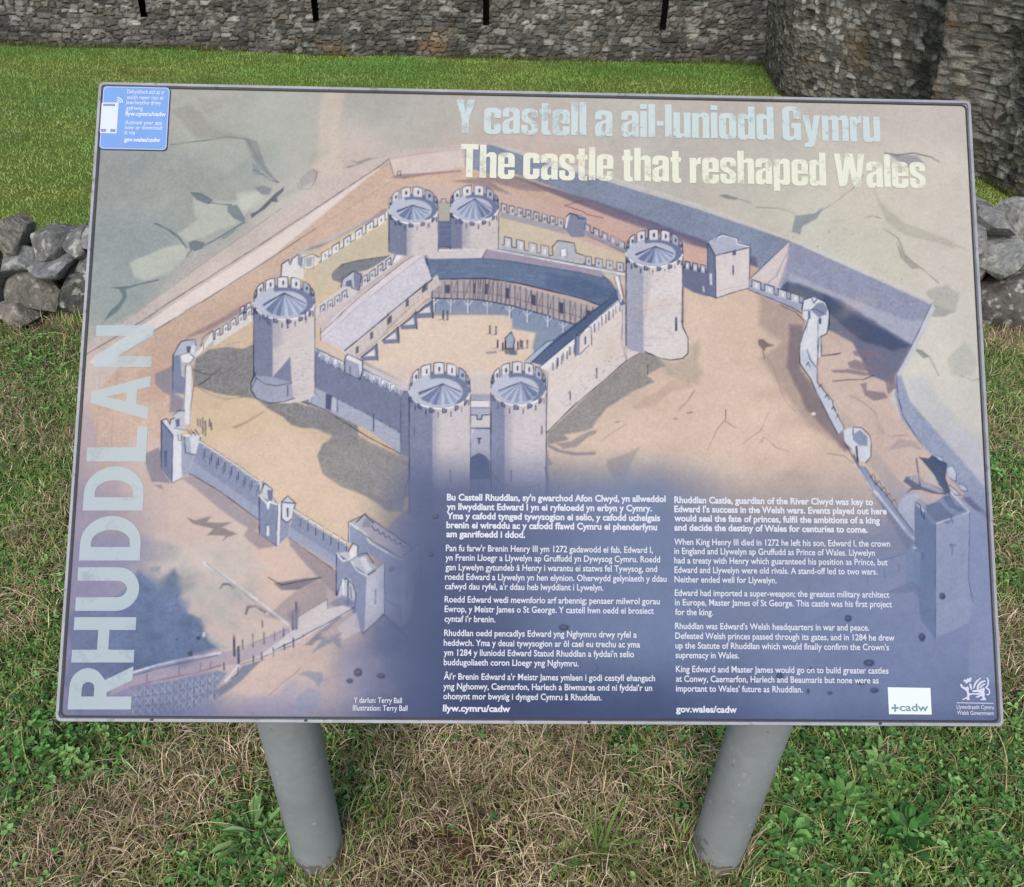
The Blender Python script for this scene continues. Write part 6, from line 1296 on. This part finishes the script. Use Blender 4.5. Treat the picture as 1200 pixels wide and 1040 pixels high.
for (x0, y0, x1, y1) in ((.10, .045, .80, .115), (.06, .865, .36, .955), (.62, .865, .92, .955)): rrect('phone_bezel', a[0]+.5+(b_[0]-a[0]-.5)*x0, a[1]+(b_[1]-a[1])*y0, a[0]+.5+(b_[0]-a[0]-.5)*x1, a[1]+(b_[1]-a[1])*y1, .4, m_grey, sticker, .0019)
ctr = mm([(137, 122)])[0]; sig = []
for r_ in (3.0, 5.6, 8.2): sig.append(fill_outlines([[(ctr[0]+p[0], ctr[1]-p[1]) for p in arc(0, 0, r_, r_, 5, 85, 8)+arc(0, 0, r_-1.4, r_-1.4, 85, 5, 8)]]))
letter_mesh('signal_icon', sig, m_pale, sticker, .0016)
stx = [("Defnyddiwch eich ap ar", 149.5, 110.6, 193.5, 111.4, 0), ("waith nawr neu ei", 149, 117.2, 192, 117.9, 0), ("lawrlwytho drwy", 148.6, 123.2, 189.5, 123.8, 0), ("gyfrwng", 148.4, 129.8, 168, 130.2, 0), ("llyw.cymru/cadw", 147.7, 136.4, 195, 137.2, 1), ("Activate your app", 147.2, 146.6, 190.5, 147.2, 0), ("now or download", 147, 152.4, 190.6, 153, 0), ("it via", 146.6, 158.4, 159, 158.7, 0), ("gov.wales/cadw", 146, 166.6, 188.5, 167.3, 1)]
letter_mesh('sticker_text', [set_line(t, (x0, y0), (x1, y1), 4.6, BOLD*1.1 if bd else .012, .999) for t, x0, y0, x1, y1, bd in stx], m_pale, sticker, .0016)

# logos, lower right
m_logo = ink_mat('white_logo_box', (222, 232, 240)); m_teal = ink_mat('teal_grey_ink', (112, 146, 156)); m_logo2 = ink_mat('logo_white_ink', (200, 204, 224))
lb = plate('logo_box', [(1040, 805.5), (1090, 806.3), (1091.5, 837.5), (1041.5, 837)], m_logo, display, .0006)
board_logo = [set_line("cadw", (1054, 833.2), (1087.5, 833.6), 8.6, .016, .999)]
cx, cy = mm([(1048.5, 829.8)])[0]; cross = []
arm = [(-.9, 1.2), (-1.5, 4.4), (-.5, 3.6), (0, 4.8), (.5, 3.6), (1.5, 4.4), (.9, 1.2)]
pts = []
for k4 in range(4):
    a_ = math.pi/2*k4
    for x_, y_ in arm: pts.append((cx+x_*math.cos(a_)+y_*math.sin(a_), cy-(-x_*math.sin(a_)+y_*math.cos(a_))))
cross.append(fill_outlines([pts]))
letter_mesh('logo_wordmark', board_logo+cross, m_teal, display, .0009)
Z = lambda *p: [(1030+p[i]/8., 780+p[i+1]/8.) for i in range(0, len(p), 2)]
drg = [Z(755,182,770,172,790,200,812,205,830,195,842,215,838,250,850,262,880,258,905,262,935,255,945,262,930,278,905,274,880,272,850,278,842,300,850,322,828,326,818,312,800,318,780,326,776,318,800,305,820,296,826,270,815,240,800,226,775,212),   # chest, foreleg
       Z(785,150,800,128,815,135,825,120,840,122,862,108,866,128,858,140,865,150,838,155,820,168,800,165,815,152),                      # head
       Z(842,175,858,168,868,195,872,225,860,228,850,205), Z(880,215,886,180,905,145,935,122,962,112,940,135,918,160,900,190,895,215), Z(912,222,915,190,935,160,960,145,995,138,998,152,970,160,948,178,935,200,930,225), Z(936,212,955,185,978,172,1000,168,985,185,962,200,950,218),    # wing ribs
       Z(868,235,905,228,950,222,975,205,990,215,985,250,990,270,985,290,1000,312,1002,324,950,326,948,318,970,308,960,285,930,300,905,300,903,292,928,285,950,262,925,248,880,250),  # body and hind leg
       Z(990,205,1010,185,1016,150,1010,125,1002,118,1016,112,1030,140,1028,180,1012,205,1036,225,1042,255,1028,278,1005,280,1003,270,1022,266,1030,250,1024,232,1005,218)]       # tail
letter_mesh('dragon_emblem', [fill_outlines([[tuple(p) for p in mm(o_)]]) for o_ in drg], m_logo2, display, .0006)
rule = [fill_outlines([[tuple(p) for p in mm([(1120.5, 823.2), (1164, 823.9), (1164, 824.8), (1120.5, 824.1)])]])]
letter_mesh('government_lettering', rule+[set_line("Llywodraeth Cymru", (1120.8, 830.6), (1164, 831.2), 4.6, .012, .999), set_line("Welsh Government", (1121.2, 837.5), (1164.3, 838.1), 4.6, .012, .999)], m_logo2, display)
